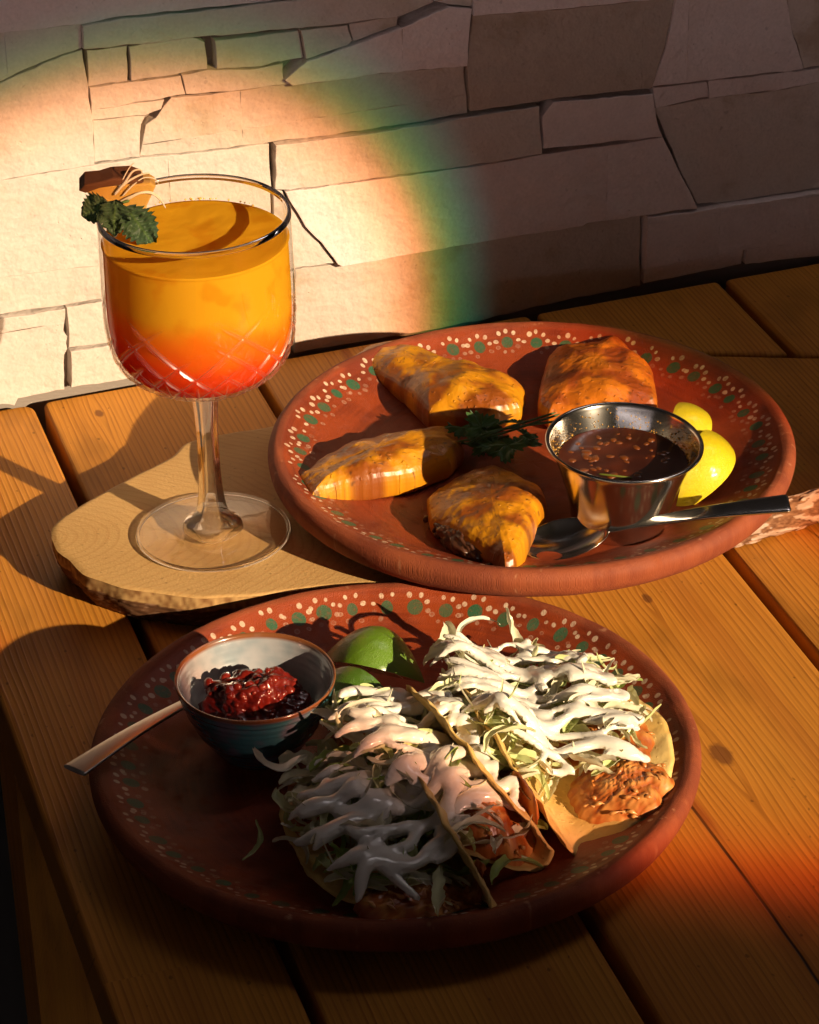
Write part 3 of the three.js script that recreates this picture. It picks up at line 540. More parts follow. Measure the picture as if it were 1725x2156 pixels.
// ---------- folded tortillas on the rear plate ----------
const tortillaBump = tex(512, 512, (u, v) => 0.5 + 0.32 * fbm(u * 14, v * 14, 2, 4) - 0.35 * sm(0.42, 0.6, N3(u * 34, v * 34, 6)), false);
const goldMat = mat([1, 1, 1], 0.42, { vertexColors: true, bumpMap: tortillaBump, bumpScale: 0.0014, clearcoat: 0.35, clearcoatRoughness: 0.3, specularIntensity: 0.6 });
function pillow(pts, T, y0, sd, colorFn, { M = 260, K = 70, bumps = 0.0024, tilt = [0, 0] } = {}) {
  const raw = pts.map(([x, z]) => V(x / 1e4, 0, z / 1e4)), c = raw.reduce((s, p) => s.add(p), V(0, 0, 0)).divideScalar(raw.length);
  const curve = new THREE.CatmullRomCurve3(raw, true, 'catmullrom', 0.08), L = curve.getPoints(M), out = [];
  for (let i = 0; i < M; i++) out.push(L[i]);
  // from the middle of the top over the rounded fold to the underside
  const prof = [[0, 1], [0.3, 0.99], [0.5, 0.95], [0.68, 0.88], [0.82, 0.78], [0.91, 0.68], [0.96, 0.58], [0.988, 0.46], [1.0, 0.34], [0.998, 0.22], [0.988, 0.12], [0.968, 0.04], [0.94, 0.01], [0.88, 0], [0.8, 0]];
  const cuts_ = prof.map((_, i) => i / 14);
  const top = surf(M, K, (u, v) => {
    const o = out[Math.round(u * M) % M];
    let i = 0; while (i < prof.length - 2 && cuts_[i + 1] < v) i++;
    const f = (v - cuts_[i]) / (cuts_[i + 1] - cuts_[i]), t = lerp(prof[i][0], prof[i + 1][0], f), h = lerp(prof[i][1], prof[i + 1][1], f), low = false;
    const jag = 0.034 * fbm(o.x * 110, o.z * 110, sd, 4) * sm(0.7, 1, t), k = t + jag;
    const x = c.x + (o.x - c.x) * k, z = c.z + (o.z - c.z) * k, n = fbm(x * 62 + sd, z * 62, sd, 3), n2 = fbm(x * 300, z * 300, sd + 4, 2);
    const y = 0.0006 + T * h * min(1.7, max(0.4, 1 + tilt[0] * (x - c.x) + tilt[1] * (z - c.z))) * (1 + 0.28 * fbm(x * 26, z * 26, sd + 8, 2)) + (bumps * n + 0.0004 * n2) * sm(0.1, 0.7, h);
    return [x - c.x, max(0.0003, y), z - c.z, ...colorFn(x, z, n, n2, t)];
  }, { closeU: true, uvf: planar(0.07) });
  return [top, c];
}
const gold = (sd, red = 0) => (x, z, n, n2) => {
  let q = mix3(mix3([0.58, 0.235, 0.006], [0.55, 0.13, 0.008], red), mix3([0.26, 0.066, 0.006], [0.28, 0.05, 0.006], red), sm(-0.12, 0.22, fbm(x * 45, z * 45, sd + 7, 3)));
  q = mix3(q, [0.66, 0.3, 0.01], sm(0.1, 0.4, n) * 0.6 * (1 - red));
  q = mix3(q, [0.24, 0.06, 0.01], sm(0.2, 0.5, fbm(x * 110, z * 110, sd + 2, 3)) * 0.5);
  return mix3(q, [0.07, 0.03, 0.012], sm(0.3, 0.42, fbm(x * 300, z * 340, sd + 5, 2)) * 0.75);
};
const floorR = REAR[1] + 0.0112;
function tetela(label, sd, pts, T, tilt, y = 0, red = 0) {
  const [g, c] = pillow(pts, T, 0, sd, gold(sd, red), { tilt });
  const o = thing('folded_tortilla', label, 'tortilla', [c.x, floorR + y, c.z], 0, 'golden folded tortillas on the rear plate');
  part('tortilla', g, goldMat, o);
  return o;
}
tetela('golden folded tortilla at the left of the rear plate, its long side facing the glass', 11, [[-600, -13450], [-480, -13660], [-330, -13850], [0, -13950], [260, -13960], [310, -13720], [235, -13560], [20, -13400], [-200, -13330], [-360, -13300], [-530, -13240], [-575, -13340]], 0.02, [4, 6]);
const nearT = tetela('golden folded tortilla nearest the viewer, its torn corner showing dark filling', 12, [[95, -13230], [150, -13340], [310, -13490], [460, -13560], [650, -13320], [715, -13230], [735, -13060], [660, -12840], [590, -12590], [535, -12420], [485, -12400], [400, -12540], [240, -12760], [105, -12960]], 0.02, [6, 5], 0.0008);
tetela('golden folded tortilla at the back left, long and half in shade', 13, [[-320, -14880], [-255, -14990], [-110, -15080], [30, -14980], [220, -14780], [460, -14620], [680, -14400], [640, -14150], [430, -14060], [120, -14100], [-20, -14420], [-200, -14690]], 0.0195, [2, 3]);
tetela('orange red folded tortilla behind the steel cup at the back of the rear plate', 14, [[830, -14840], [890, -14950], [1150, -14990], [1250, -15060], [1350, -14790], [1430, -14560], [1420, -14200], [1250, -14060], [800, -14080], [740, -14200], [765, -14480]], 0.02, [3, 2], 0, 0.8);
{
  reseed(40);
  const bits = [lump(0.024, 0.0075, 0.009, (d) => 1 + 0.45 * fbm(d[0] * 4, d[1] * 3, d[2] * 4, 4), 70, 30).rotateY(-1.03).translate(0.028 - nearT.position.x, 0.0062, -1.278 - nearT.position.z)];
  for (let i = 0; i < 60; i++) {
    const t = rnd(), x = lerp(0.009, 0.045, t) + rr(-0.004, 0.006), z = lerp(-1.305, -1.2435, t) - rr(0, 0.008), s = rr(0.001, 0.0022), sd = i;
    bits.push(lump(s * rr(0.8, 1.6), s, s * rr(0.8, 1.4), (d) => 1 + 0.3 * fbm(d[0] * 2, d[1] * 2, d[2] * 2 + sd, 2), 14, 9).rotateY(rr(0, 3)).translate(x - nearT.position.x, rr(0.001, 0.0075), z - nearT.position.z));
  }
  tag(part('filling', mergeGeometries(bits), mat([0.075, 0.028, 0.014], 0.35, { clearcoat: 0.3 }), nearT, 'dark meat filling spilling from the open corner'), null, null, null, 'stuff');
}

// ---------- coriander in the middle ----------
function herbLeaf(s, sd) {
  const lobes = 5;
  return surf(60, 8, (u, v) => {
    const a = (u - 0.5) * 4.2, l = abs(cos(a * lobes / 4.2 * PI * 0.5 + 0)), k = s * v * (0.52 + 0.34 * pow(l, 0.7) + 0.1 * cos(u * 2 * PI * 13) * v), x = cos(a) * k + s * 0.1, z = sin(a) * k;
    return [x, 0.16 * s * N3(a * 1.4, v * 1.5, sd) * 2 * v + 0.03 * s * cos(a * 9) * v, z];
  });
}
{
  const herb = thing('coriander_sprig', 'dark green coriander leaves lying between the folded tortillas', 'herb', [0.045, floorR + 0.012, -1.372]);
  reseed(55);
  const hm = mat([0.035, 0.1, 0.016], 1, { transmission: 0.22, thickness: 0, clearcoat: 0.3, clearcoatRoughness: 0.3 });
  for (let i = 0; i < 13; i++) {
    const m = part('leaf', herbLeaf(rr(0.008, 0.013), i), hm, herb), a = rr(0, 2 * PI), d = rr(0.002, 0.022);
    m.position.set(cos(a) * d * 1.1, rr(0.001, 0.011), sin(a) * d * 0.9); m.rotation.set(rr(-0.5, 0.7), rr(0, 6.2), rr(-0.5, 0.5));
  }
  for (let i = 0; i < 3; i++) part('stem', rope([V(rr(-0.02, 0), 0.004, rr(-0.01, 0.01)), V(0, rr(0.006, 0.01), rr(-0.005, 0.005)), V(rr(0.012, 0.045), rr(0.006, 0.012), rr(-0.02, 0))], () => 0.0007, 20, 7), mat([0.04, 0.09, 0.02], 0.6), herb);
}

// ---------- steel cup, its salsa, lemon wedges, spoon ----------
const CUP = [0.1112, REAR[1] + 0.0118, -1.303];
const steel = mat([0.62, 0.59, 0.55], 0.16, { metalness: 1 });
const cup = thing('steel_cup', 'small round stainless steel cup filled with dark salsa', 'cup', CUP);
cup.rotation.set(0.03, 0, -0.045);
cup.scale.y = 0.99;
part('body', lathe([[0, 0.0006], [0.021, 0.0004], [0.0238, 0.0012], [0.0252, 0.004], [0.0272, 0.014], [0.0308, 0.027], [0.0355, 0.0405], [0.0388, 0.0485], [0.0402, 0.0502], [0.0413, 0.0505], [0.0417, 0.0512], [0.0414, 0.0521], [0.0404, 0.0524], [0.0394, 0.0517], [0.0382, 0.0492], [0.0348, 0.0405], [0.03, 0.027], [0.0264, 0.014], [0.024, 0.004], [0, 0.003]], 160, 130), steel, cup);
{
  reseed(70);
  const sp = [];
  for (let i = 0; i < 420; i++) {
    const a = rr(0, 2 * PI), h = 0.0395 + pow(rnd(), 1.8) * 0.0105, r = lerp(0.0349, 0.0388, (h - 0.0405) / 0.0112) - 0.0003, s = rr(0.00012, 0.0004);
    sp.push(lump(s, s * 1.4, s, null, 7, 5).translate(cos(a) * r, h, sin(a) * r));
  }
  const sal = thing('dark_salsa', 'dark red brown salsa with seeds and bits filling the steel cup', 'salsa', CUP);
  sal.rotation.copy(cup.rotation);
  sal.scale.y = 0.99;
  const y0 = 0.0395;
  part('liquid', surf(90, 30, (u, v) => { const a = -u * 2 * PI, r = 0.0341 * v, x = r * cos(a), z = r * sin(a), m = fbm(x * 60, z * 60, 5, 3); return [x, y0 + 0.0004 * m + 0.0007 * pow(v, 14), z, ...mix3([0.035, 0.006, 0.002], [0.085, 0.015, 0.003], sm(-0.15, 0.35, m))]; }, { closeU: true }), mat([1, 1, 1], 0.3, { vertexColors: true, clearcoat: 0.6, clearcoatRoughness: 0.08 }), sal);
  const bits = [];
  for (let i = 0; i < 46; i++) { const a = rr(0, 2 * PI), r = sqrt(rnd()) * 0.029, s = rr(0.0008, 0.0024), sd = i; bits.push(lump(s * rr(0.9, 1.8), s * 0.35, s, (d) => 1 + 0.25 * fbm(d[0] * 2, d[1] * 2, d[2] * 2 + sd, 2), 14, 8).rotateY(rr(0, 3)).translate(cos(a) * r, y0 - 0.0001, sin(a) * r)); }
  tag(part('salsa_bits', mergeGeometries(bits), mat([0.17, 0.045, 0.007], 0.3, { clearcoat: 1, clearcoatRoughness: 0.05 }), sal), null, null, null, 'stuff');
  part('herb_stem', rope([V(-0.014, y0 + 0.0006, 0.014), V(-0.006, y0 + 0.0012, 0.0165), V(0.004, y0 + 0.0006, 0.0175)], () => 0.0006, 16, 6), mat([0.12, 0.14, 0.02], 0.4), sal);
  tag(part('splash_drops', mergeGeometries(sp), mat([0.4, 0.2, 0.02], 0.25, { clearcoat: 0.6 }), sal), null, null, null, 'stuff');
}
// a citrus wedge: length along x, peel bulging up (y), opening angle w
function wedge(name, label, category, R, L, w, peelRgb, pulpRgb, group) {
  const o = thing(name, label, category, [0, 0, 0], 0, group);
  const pt = (t, a, k) => { const e = pow(max(0, 1 - t * t), 0.85), n = 1 + 0.012 * fbm(t * 9, a * 7, k, 2); return [t * L / 2 * (1 + 0.06 * pow(abs(t), 6)), cos(a) * R * e * n * k, sin(a) * R * e * n * k]; };
  part('peel', surf(60, 36, (u, v) => pt(u * 2 - 1, (v - 0.5) * w, 1)), mat(peelRgb, 0.32, { ...fineBump(2.2, 0.0008), clearcoat: 0.6, clearcoatRoughness: 0.22 }), o);
  for (const s of [-1, 1]) part('pulp', surf(70, 24, (u, v) => { const p = pt(u * 2 - 1, s * w / 2, 0.998 * v), fan = abs(sin(u * PI * 6 + 0.4)), pith = max(sm(0.84, 0.9, v), 1 - sm(0.08, 0.2, fan)); return [p[0], p[1], p[2], ...mix3(pulpRgb, [0.78, 0.76, 0.55], pith * 0.85)]; }), mat([1, 1, 1], 0.25, { vertexColors: true, clearcoat: 0.5 }), o);
  return o;
}
const lemonA = wedge('lemon_wedge', 'bright yellow lemon wedge leaning beside the steel cup, the larger one', 'lemon', 0.0262, 0.062, 1.0, [0.8, 0.62, 0.012], [0.75, 0.6, 0.12], 'lemon wedges beside the steel cup');
lemonA.position.set(0.156, floorR + 0.004, -1.348); lemonA.rotation.set(0, 1.13, 0.3, 'YZX'); lemonA.rotateX(0.6);
const lemonB = wedge('lemon_wedge', 'yellow lemon wedge mostly hidden behind the steel cup and larger wedge', 'lemon', 0.023, 0.05, 1.05, [0.75, 0.58, 0.012], [0.7, 0.55, 0.1], 'lemon wedges beside the steel cup');
lemonB.position.set(0.152, floorR + 0.006, -1.383); lemonB.rotation.set(0, 1.35, 0.42, 'YZX'); lemonB.rotateX(0.35);

function spoon(name, label, from, to, roll, m) {                          // from the tip of its bowl to the end of its handle
  const a = V(...from), b = V(...to), L = a.distanceTo(b);
  const g = surf(28, 150, (u, v) => {
    const s = v * L, ph = u * 2 * PI, bl = 0.046;
    let w, d = 0, y;
    if (s < bl) { const t = s / bl; w = 0.0148 * pow(max(0, sin(PI * pow(t, 0.9) * 0.97)), 0.55); d = 0.0068 * pow(sin(PI * min(1, t * 1.03)), 0.8); y = 0.0035 * t; if (s > bl * 0.8) w = max(w, 0.0027); }
    else { const t = (s - bl) / (L - bl); w = lerp(0.0027, 0.0066, pow(t, 1.25)) * (t > 0.985 ? sqrt(max(0, 1 - pow((t - 0.985) / 0.015, 2))) * 0.25 + 0.75 : 1); y = 0.0035 + 0.002 * sin(PI * t); }
    const c = cos(ph), q = sin(ph), th = s < bl ? 0.0006 : 0.0011, end = v > 0.998 ? 0 : 1;
    return [s, y + d * (c * c - 1) + (d ? 0 : 0) + Math.sign(q) * pow(abs(q), 0.5) * th * end, w * c * (v < 0.002 ? 0.02 : 1)];
  }, { closeU: true });
  const o = thing(name, label, 'spoon', from, 0, 'steel teaspoons on the plates');
  const x = b.clone().sub(a).normalize(), z = V().crossVectors(x, V(0, 1, 0)).normalize(), y = V().crossVectors(z, x);
  o.quaternion.setFromRotationMatrix(new THREE.Matrix4().makeBasis(x, y, z)); o.rotateX(roll);
  part('body', g, m, o);
  return o;
}
const spoonSteel = mat([0.55, 0.53, 0.5], 0.17, { metalness: 1 });
spoon('steel_spoon', 'steel teaspoon lying on the rear plate in front of the cup', [0.0585, REAR[1] + 0.0148, -1.2765], [0.199, REAR[1] + 0.0335, -1.2795], 0.25, spoonSteel);
spoon('steel_spoon', 'steel teaspoon on the front plate, its handle jutting over the left rim', [-0.0755, FRONT[1] + 0.016, -1.2], [-0.1595, FRONT[1] + 0.0335, -1.081], 0, mat([0.42, 0.4, 0.39], 0.28, { metalness: 1 }));
// ---------- ceramic bowl, red salsa, lime wedges on the front plate ----------
const BWL = [-0.0755, FRONT[1] + 0.0113, -1.1325];
const bowlT = thing('ceramic_bowl', 'small blue grey glazed bowl with brown rim holding red salsa', 'bowl', BWL);
{
  const blue = (r, y, a, v) => {
    const inside = v > 0.52, n = fbm(cos(a) * 3, y * 90, sin(a) * 3, 3), rimK = sm(0.0398, 0.0418, y) * (1 - 0.3 * sm(0, 0.4, n));
    const q = inside ? mix3([0.36, 0.36, 0.38], [0.24, 0.28, 0.31], sm(-0.2, 0.4, n)) : mix3([0.05, 0.18, 0.22], [0.13, 0.14, 0.2], sm(-0.1, 0.35, n));  // outer teal glaze, deepened to carry the blue green light falling on it
    return mix3(q, [0.22, 0.075, 0.025], rimK);
  };
  part('pot', lathe([[0, 0.0004], [0.0165, 0.0002], [0.0185, 0.001], [0.0225, 0.006], [0.0285, 0.015], [0.0335, 0.026], [0.0368, 0.036], [0.0384, 0.0412], [0.0388, 0.0425], [0.0383, 0.0431], [0.0375, 0.0427], [0.0368, 0.0412], [0.0345, 0.033], [0.031, 0.024], [0.026, 0.0145], [0.019, 0.0082], [0.01, 0.0062], [0, 0.006]], 150, 120,
    { color: blue, warp: (r, y, a, v) => [r + (v < 0.5 && y > 0.012 && y < 0.039 ? 0.00035 * sin(y * 1700) : 0.00012 * sin(y * 1900)), y] }), mat([1, 1, 1], 0.25, { vertexColors: true, clearcoat: 0.9, clearcoatRoughness: 0.12 }), bowlT);
  const sal = thing('red_salsa', 'thick glossy red chilli salsa heaped in the ceramic bowl', 'salsa', [BWL[0] - 0.001, BWL[1] + 0.0215, BWL[2] - 0.001]);
  const fn = (d) => 1 + 0.42 * fbm(d[0] * 2.1 + 3, d[1] * 2.1, d[2] * 2.1, 2) + 0.09 * fbm(d[0] * 7, d[1] * 7, d[2] * 7, 2);
  part('paste', lump(0.0245, 0.0185, 0.0225, fn, 150, 90, (d) => mix3([0.11, 0.007, 0.004], [0.16, 0.01, 0.005], sm(-0.2, 0.2, fbm(d[0] * 5 + 9, d[1] * 5, d[2] * 5, 2)))), mat([1, 1, 1], 0.3, { vertexColors: true, clearcoat: 0.8, clearcoatRoughness: 0.18 }), sal);
  part('pool', surf(80, 10, (u, v) => { const a = -u * 2 * PI, r = 0.0292 * v; return [r * cos(a) + 0.001, -0.0008 + 0.0005 * fbm(u * 9, v * 4, 1, 2), r * sin(a) + 0.001]; }, { closeU: true }), mat([0.1, 0.014, 0.006], 0.25, { clearcoat: 0.8 }), sal);
  reseed(81);
  const seeds = [];
  for (let i = 0; i < 60; i++) { const a = rr(0, 2 * PI), b = rr(0.1, 1.4), d = [sin(b) * cos(a), cos(b), sin(b) * sin(a)], k = fn(d) * 0.99, s = rr(0.001, 0.0026), sd = i; seeds.push(lump(s * 1.3, s, s, (d) => 1 + 0.3 * fbm(d[0] * 2, d[1] * 2, d[2] * 2 + sd, 2), 14, 9).rotateY(rr(0, 3)).translate(d[0] * 0.0245 * k, d[1] * 0.0185 * k, d[2] * 0.0225 * k)); }
  tag(part('chilli_bits', mergeGeometries(seeds), mat([0.17, 0.012, 0.005], 0.3, { clearcoat: 0.6 }), sal), null, null, null, 'stuff');
}
const floorF = FRONT[1] + 0.0112;
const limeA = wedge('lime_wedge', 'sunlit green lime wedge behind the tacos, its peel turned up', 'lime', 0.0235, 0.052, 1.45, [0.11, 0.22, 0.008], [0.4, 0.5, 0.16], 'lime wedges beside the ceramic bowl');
limeA.position.set(-0.0205, floorF + 0.0085, -1.1855); limeA.rotation.set(0, -0.3, -0.06, 'YZX'); limeA.rotateX(0.12);
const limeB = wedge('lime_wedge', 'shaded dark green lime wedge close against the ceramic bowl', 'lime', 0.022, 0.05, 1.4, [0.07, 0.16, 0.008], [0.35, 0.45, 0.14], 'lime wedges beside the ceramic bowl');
limeB.position.set(-0.0265, floorF + 0.009, -1.157); limeB.rotation.set(0, -0.55, -0.1, 'YZX'); limeB.rotateX(0.75);

// ---------- the three tacos ----------
const lettuceMats = [[0.78, 0.75, 0.54], [0.72, 0.72, 0.42], [0.58, 0.64, 0.28], [0.36, 0.48, 0.12], [0.8, 0.77, 0.62]].map((c) => mat(c, 1, { transmission: 0.3, thickness: 0, clearcoat: 0.35, clearcoatRoughness: 0.25 }));
reseed(200);
const shreds = Array.from({ length: 16 }, (_, i) => {
  const L = rr(0.014, 0.034), W = i < 4 ? rr(0.0008, 0.0013) : i < 11 ? rr(0.0016, 0.0028) : rr(0.003, 0.0046), bend = rr(-2.6, 2.6), lift = rr(-1.2, 0.3), tw = rr(-2.6, 2.6), P = [], S = 22;
  let p = V(0, 0, 0), h = -bend / 2, e = -lift / 2;
  for (let k = 0; k <= S; k++) { P.push([p.clone(), h, e]); p.add(V(cos(h) * cos(e), sin(e), sin(h) * cos(e)).multiplyScalar(L / S)); h += bend / S + 0.25 * N3(k * 0.3, i, 2); e += lift / S + 0.2 * N3(k * 0.3, i, 8); }
  const c = P[S / 2][0].clone();
  return surf(S, 5, (u, v) => {
    const [q, hh, ee] = P[Math.round(u * S)], s = (v - 0.5) * 2, w = W * pow(max(0.02, sin(PI * (0.02 + 0.96 * u))), 0.55) * (1 + 0.6 * N3(u * 8, i * 3, s * 0.6)), t = tw * (u - 0.5) + s * 0.5;
    const side = V(-sin(hh), 0, cos(hh)).multiplyScalar(cos(t)).add(V(-cos(hh) * sin(ee), cos(ee), -sin(hh) * sin(ee)).multiplyScalar(sin(t))), r = 0.28 * W * N3(u * 9 + i, s * 2, 3) + 0.35 * W * s * s;
    return [q.x - c.x + side.x * s * w, q.y - c.y + side.y * s * w + r, q.z - c.z + side.z * s * w];
  });
});
const shellMat = mat([1, 1, 1], 0.55, { vertexColors: true, bumpMap: tortillaBump, bumpScale: 0.0008, specularIntensity: 0.5 });
const meatMat = mat([1, 1, 1], 0.38, { vertexColors: true, clearcoat: 0.35, clearcoatRoughness: 0.25 });
const creamMat = mat([0.8, 0.76, 0.68], 0.3, { clearcoat: 0.8, clearcoatRoughness: 0.14 });
function taco(cfg) {
  const { front, rear, R, tL, tR, sd, label } = cfg;
  const fx = front[0] - rear[0], fz = front[1] - rear[1], turn = atan2(fx, fz);
  const o = thing('taco', label, 'taco', [(front[0] + rear[0]) / 2, floorF + 0.0022, (front[1] + rear[1]) / 2], turn, 'tacos side by side on the front plate');
  // the fold: place of a point q across the tortilla
  const bL = -(PI / 2 - tL), bR = PI / 2 - tR, rb = 0.012, xs = [], ys = [], n = 200;
  const beta = (q) => lerp(bL, bR, sm(-rb, rb, q));
  { let x = 0, y = 0; for (let i = 0; i <= n; i++) { xs[n + i] = x; ys[n + i] = y; const b = beta((i + 0.5) / n * R); x += cos(b) * R / n; y += sin(b) * R / n; } x = 0; y = 0; for (let i = 0; i <= n; i++) { xs[n - i] = x; ys[n - i] = y; const b = beta(-(i + 0.5) / n * R); x -= cos(b) * R / n; y -= sin(b) * R / n; } }
  const lowY = Math.min(...ys);
  const fold = (q) => { const t = min(2 * n, max(0, (q / R + 1) * n)), i = min(2 * n - 1, floor(t)), f = t - i; return [lerp(xs[i], xs[i + 1], f), lerp(ys[i], ys[i + 1], f) - lowY, beta(q)]; };
  const shell = surf(150, 60, (u, v) => {
    const inner = v <= 0.5, t = inner ? v * 2 : (1 - v) * 2, a = u * 2 * PI, r = R * t * (1 + 0.02 * fbm(cos(a) * 3, sin(a) * 3, sd, 3) + 0.006 * fbm(cos(a) * 14, sin(a) * 14, sd, 2)), q = r * cos(a) * (cos(a) > 0 ? cfg.kR : cfg.kL), z = r * sin(a);
    const [x, y, b] = fold(q), w = 0.0028 * fbm(cos(a) * 4 + sd, sin(a) * 4, t * 2, 3) * t * t * 1.6 + 0.0008 * fbm(q * 90, z * 90, sd, 2) + (inner ? 0.0012 : -0.0012) * (1 - pow(t, 30));
    const nx = -sin(b), ny = cos(b), m = fbm(q * 50, z * 50, sd + 1, 3);
    let c = mix3([0.7, 0.46, 0.14], [0.78, 0.55, 0.21], sm(-0.2, 0.3, m));
    c = mix3(c, [0.5, 0.24, 0.05], sm(0.15, 0.45, fbm(q * 110, z * 110, sd + 3, 3)) * 0.6);
    return [x + nx * w, max(-0.001, y + ny * w), z, ...c];
  }, { closeU: true, uvf: (x, y, z, u, v) => [u * 4, v * 2] });
  part('shell', shell, shellMat, o);
  const side = cfg.side, wallY = (x) => { let lo = -R, hi = R; for (let i = 0; i < 24; i++) { const m = (lo + hi) / 2; if (fold(m)[0] < x) lo = m; else hi = m; } return fold((lo + hi) / 2)[1]; };
  const cacheN = 120, cx0 = -0.09, cache = Array.from({ length: cacheN + 1 }, (_, i) => wallY(cx0 + i / cacheN * 0.18));
  const wy = (x) => { const t = min(cacheN - 0.001, max(0, (x - cx0) / 0.18 * cacheN)), i = floor(t); return min(0.045, lerp(cache[i], cache[i + 1], t - i)); };
  const bell = (h, x, z) => { const d = ((x - h[0]) / h[2]) ** 2 + ((z - h[1]) / h[3]) ** 2; return d < 1 ? pow(1 - d, 0.55) : 0; };
  const flatY = (x) => side * x > 0 ? wy(x) : min(wy(x), 0.02);
  // meat
  const mound = (h) => (x, z) => flatY(x) + h[4] * bell(h, x, z);
  const bits = [];
  reseed(sd * 31);
  for (const h of cfg.meat) {
    bits.push(surf(110, 44, (u, v) => {
      const a = -u * 2 * PI, e = 1 + 0.25 * fbm(cos(a) * 2, sin(a) * 2, sd + h[0] * 99, 3), x = h[0] + h[2] * e * v * cos(a), z = h[1] + h[3] * e * v * sin(a), k = fbm(x * 130, z * 130, sd, 4), k2 = 0.6 * fbm(x * 420 + z * 160, z * 130 - x * 60, sd + 5, 3) + 0.5 * fbm(x * 110 - z * 30, z * 460 + x * 120, sd + 15, 3);
      let q = mix3([0.4, 0.1, 0.016], [0.62, 0.27, 0.07], sm(-0.15, 0.3, k + 0.5 * k2));
      q = mix3(q, [0.28, 0.035, 0.008], sm(0.15, 0.4, fbm(x * 90, z * 90, sd + 8, 2)) * 0.7);
      return [x, flatY(x) + h[4] * pow(max(0, 1 - v * v), 0.5) + (0.0026 * k + 0.0026 * k2) * (1 - v * v * 0.7) - 0.001 * v, z, ...q];
    }, { closeU: true }));
    for (let i = 0; i < 22; i++) {
      const a = rr(0, 2 * PI), d = sqrt(rnd()) * 0.95, x = h[0] + h[2] * d * cos(a), z = h[1] + h[3] * d * sin(a), k = fbm(x * 130, z * 130, sd, 4), y = flatY(x) + h[4] * pow(max(0, 1 - d * d), 0.5) + 0.004 * k * (1 - d * d * 0.7), l = rr(0.002, 0.0055), t = 1.2 + 2.2 * N3(x * 40, z * 40, sd) + rr(-0.4, 0.4), r0 = rr(0.0006, 0.0012), bend = rr(-0.0012, 0.0012);
      const g = rope([V(x - cos(t) * l, y - 0.001, z - sin(t) * l), V(x + sin(t) * bend, y + 0.0004, z - cos(t) * bend), V(x + cos(t) * l, y - 0.001, z + sin(t) * l)], (v) => r0 * (0.7 + 0.5 * sin(v * 9 + i)), 9, 6, 0.8), c = mix3([0.48, 0.16, 0.028], [0.62, 0.3, 0.09], rnd()), n = g.attributes.position.count, arr = new Float32Array(n * 3);
      for (let q = 0; q < n; q++) arr.set(c, q * 3);
      g.setAttribute('color', new THREE.BufferAttribute(arr, 3));
      bits.push(g);
    }
  }
  tag(part('shredded_meat', mergeGeometries(bits), meatMat, o), null, null, null, 'stuff');
  // lettuce
  for (const h of cfg.lettuce) for (let i = 0; i < h[5]; i++) {
    const a = rr(0, 2 * PI), d = sqrt(rnd()), x = h[0] + h[2] * d * cos(a), z = h[1] + h[3] * d * sin(a), top = flatY(x) + h[4] * bell([h[0], h[1], h[2] * 1.12, h[3] * 1.12], x, z);
    const pick = rnd(), m = part('lettuce_shred', shreds[floor(rnd() * 16)], lettuceMats[pick < 0.34 ? 0 : pick < 0.56 ? 1 : pick < 0.74 ? 2 : pick < 0.82 ? 3 : 4], o);
    m.position.set(x, lerp(flatY(x) + 0.003, top, 0.1 + 0.86 * pow(rnd(), 0.7)), z);
    m.rotation.set(rr(-0.4, 0.4), rr(0, 2 * PI), rr(-0.22, 0.22));
    m.scale.setScalar(rr(0.8, 1.15));
  }
  for (const [x, y, z, ry, rx, rz, k, mi, s] of cfg.stray ?? []) { const m = part('lettuce_shred', shreds[k], lettuceMats[mi], o); m.position.set(x, y, z); m.rotation.set(rx, ry, rz); m.scale.setScalar(s); }
  // cream, lying on whatever is highest
  o.updateMatrixWorld(true);
  const cell = 0.003, NC = 64, hi = new Float32Array(NC * NC), inv = o.matrixWorld.clone().invert(), at = (x, z) => [min(NC - 1, max(0, floor((x + 0.096) / cell))), min(NC - 1, max(0, floor((z + 0.096) / cell)))];
  for (let j = 0; j < NC; j++) for (let i = 0; i < NC; i++) { const x = (i + 0.5) * cell - 0.096, z = (j + 0.5) * cell - 0.096; hi[j * NC + i] = flatY(x) + max(0, ...cfg.meat.map((h) => h[4] * bell(h, x, z))); }
  for (const m of o.children) if (m.name === 'lettuce_shred') {
    const p = m.geometry.attributes.position, q = V(0, 0, 0);
    for (let i = 0; i < p.count; i++) { q.fromBufferAttribute(p, i).applyMatrix4(m.matrixWorld).applyMatrix4(inv); const [a, b] = at(q.x, q.z); hi[b * NC + a] = max(hi[b * NC + a], q.y); }
  }
  const H = (x, z) => { const [a, b] = at(x, z); let s = 0, n = 0, m = 0; for (let j = -2; j <= 2; j++) for (let i = -2; i <= 2; i++) { const c = hi[min(NC - 1, max(0, b + j)) * NC + min(NC - 1, max(0, a + i))]; s += c; n++; m = max(m, c); } return lerp(s / n, m, 0.3); };
  const balls = [], K = cfg.cream;
  const stroke = (pts, r) => {
    const wob = rr(0, 50), q = [];
    const c = new THREE.CatmullRomCurve3(pts.map(([x, z]) => V(x, 0, z))), n = Math.ceil(c.getLength() / 0.0011);
    for (let k = 0; k <= n; k++) { const p = c.getPointAt(k / n), x = p.x + 0.0026 * N3(k * 0.075, wob, 1), z = p.z + 0.0026 * N3(k * 0.075, wob, 7); q.push([x, H(x, z), z]); }
    for (let t = 0; t < 5; t++) for (let k = 1; k < n; k++) q[k][1] = (q[k - 1][1] + 2 * q[k][1] + q[k + 1][1]) / 4;
    q.forEach(([x, y, z], k) => balls.push([x, y + 0.0004, z, r * (1 + 0.55 * N3(k * 0.06, wob, 4)) * (0.55 + 0.45 * sm(0, 0.12, min(k, n - k) / n))]));
  };
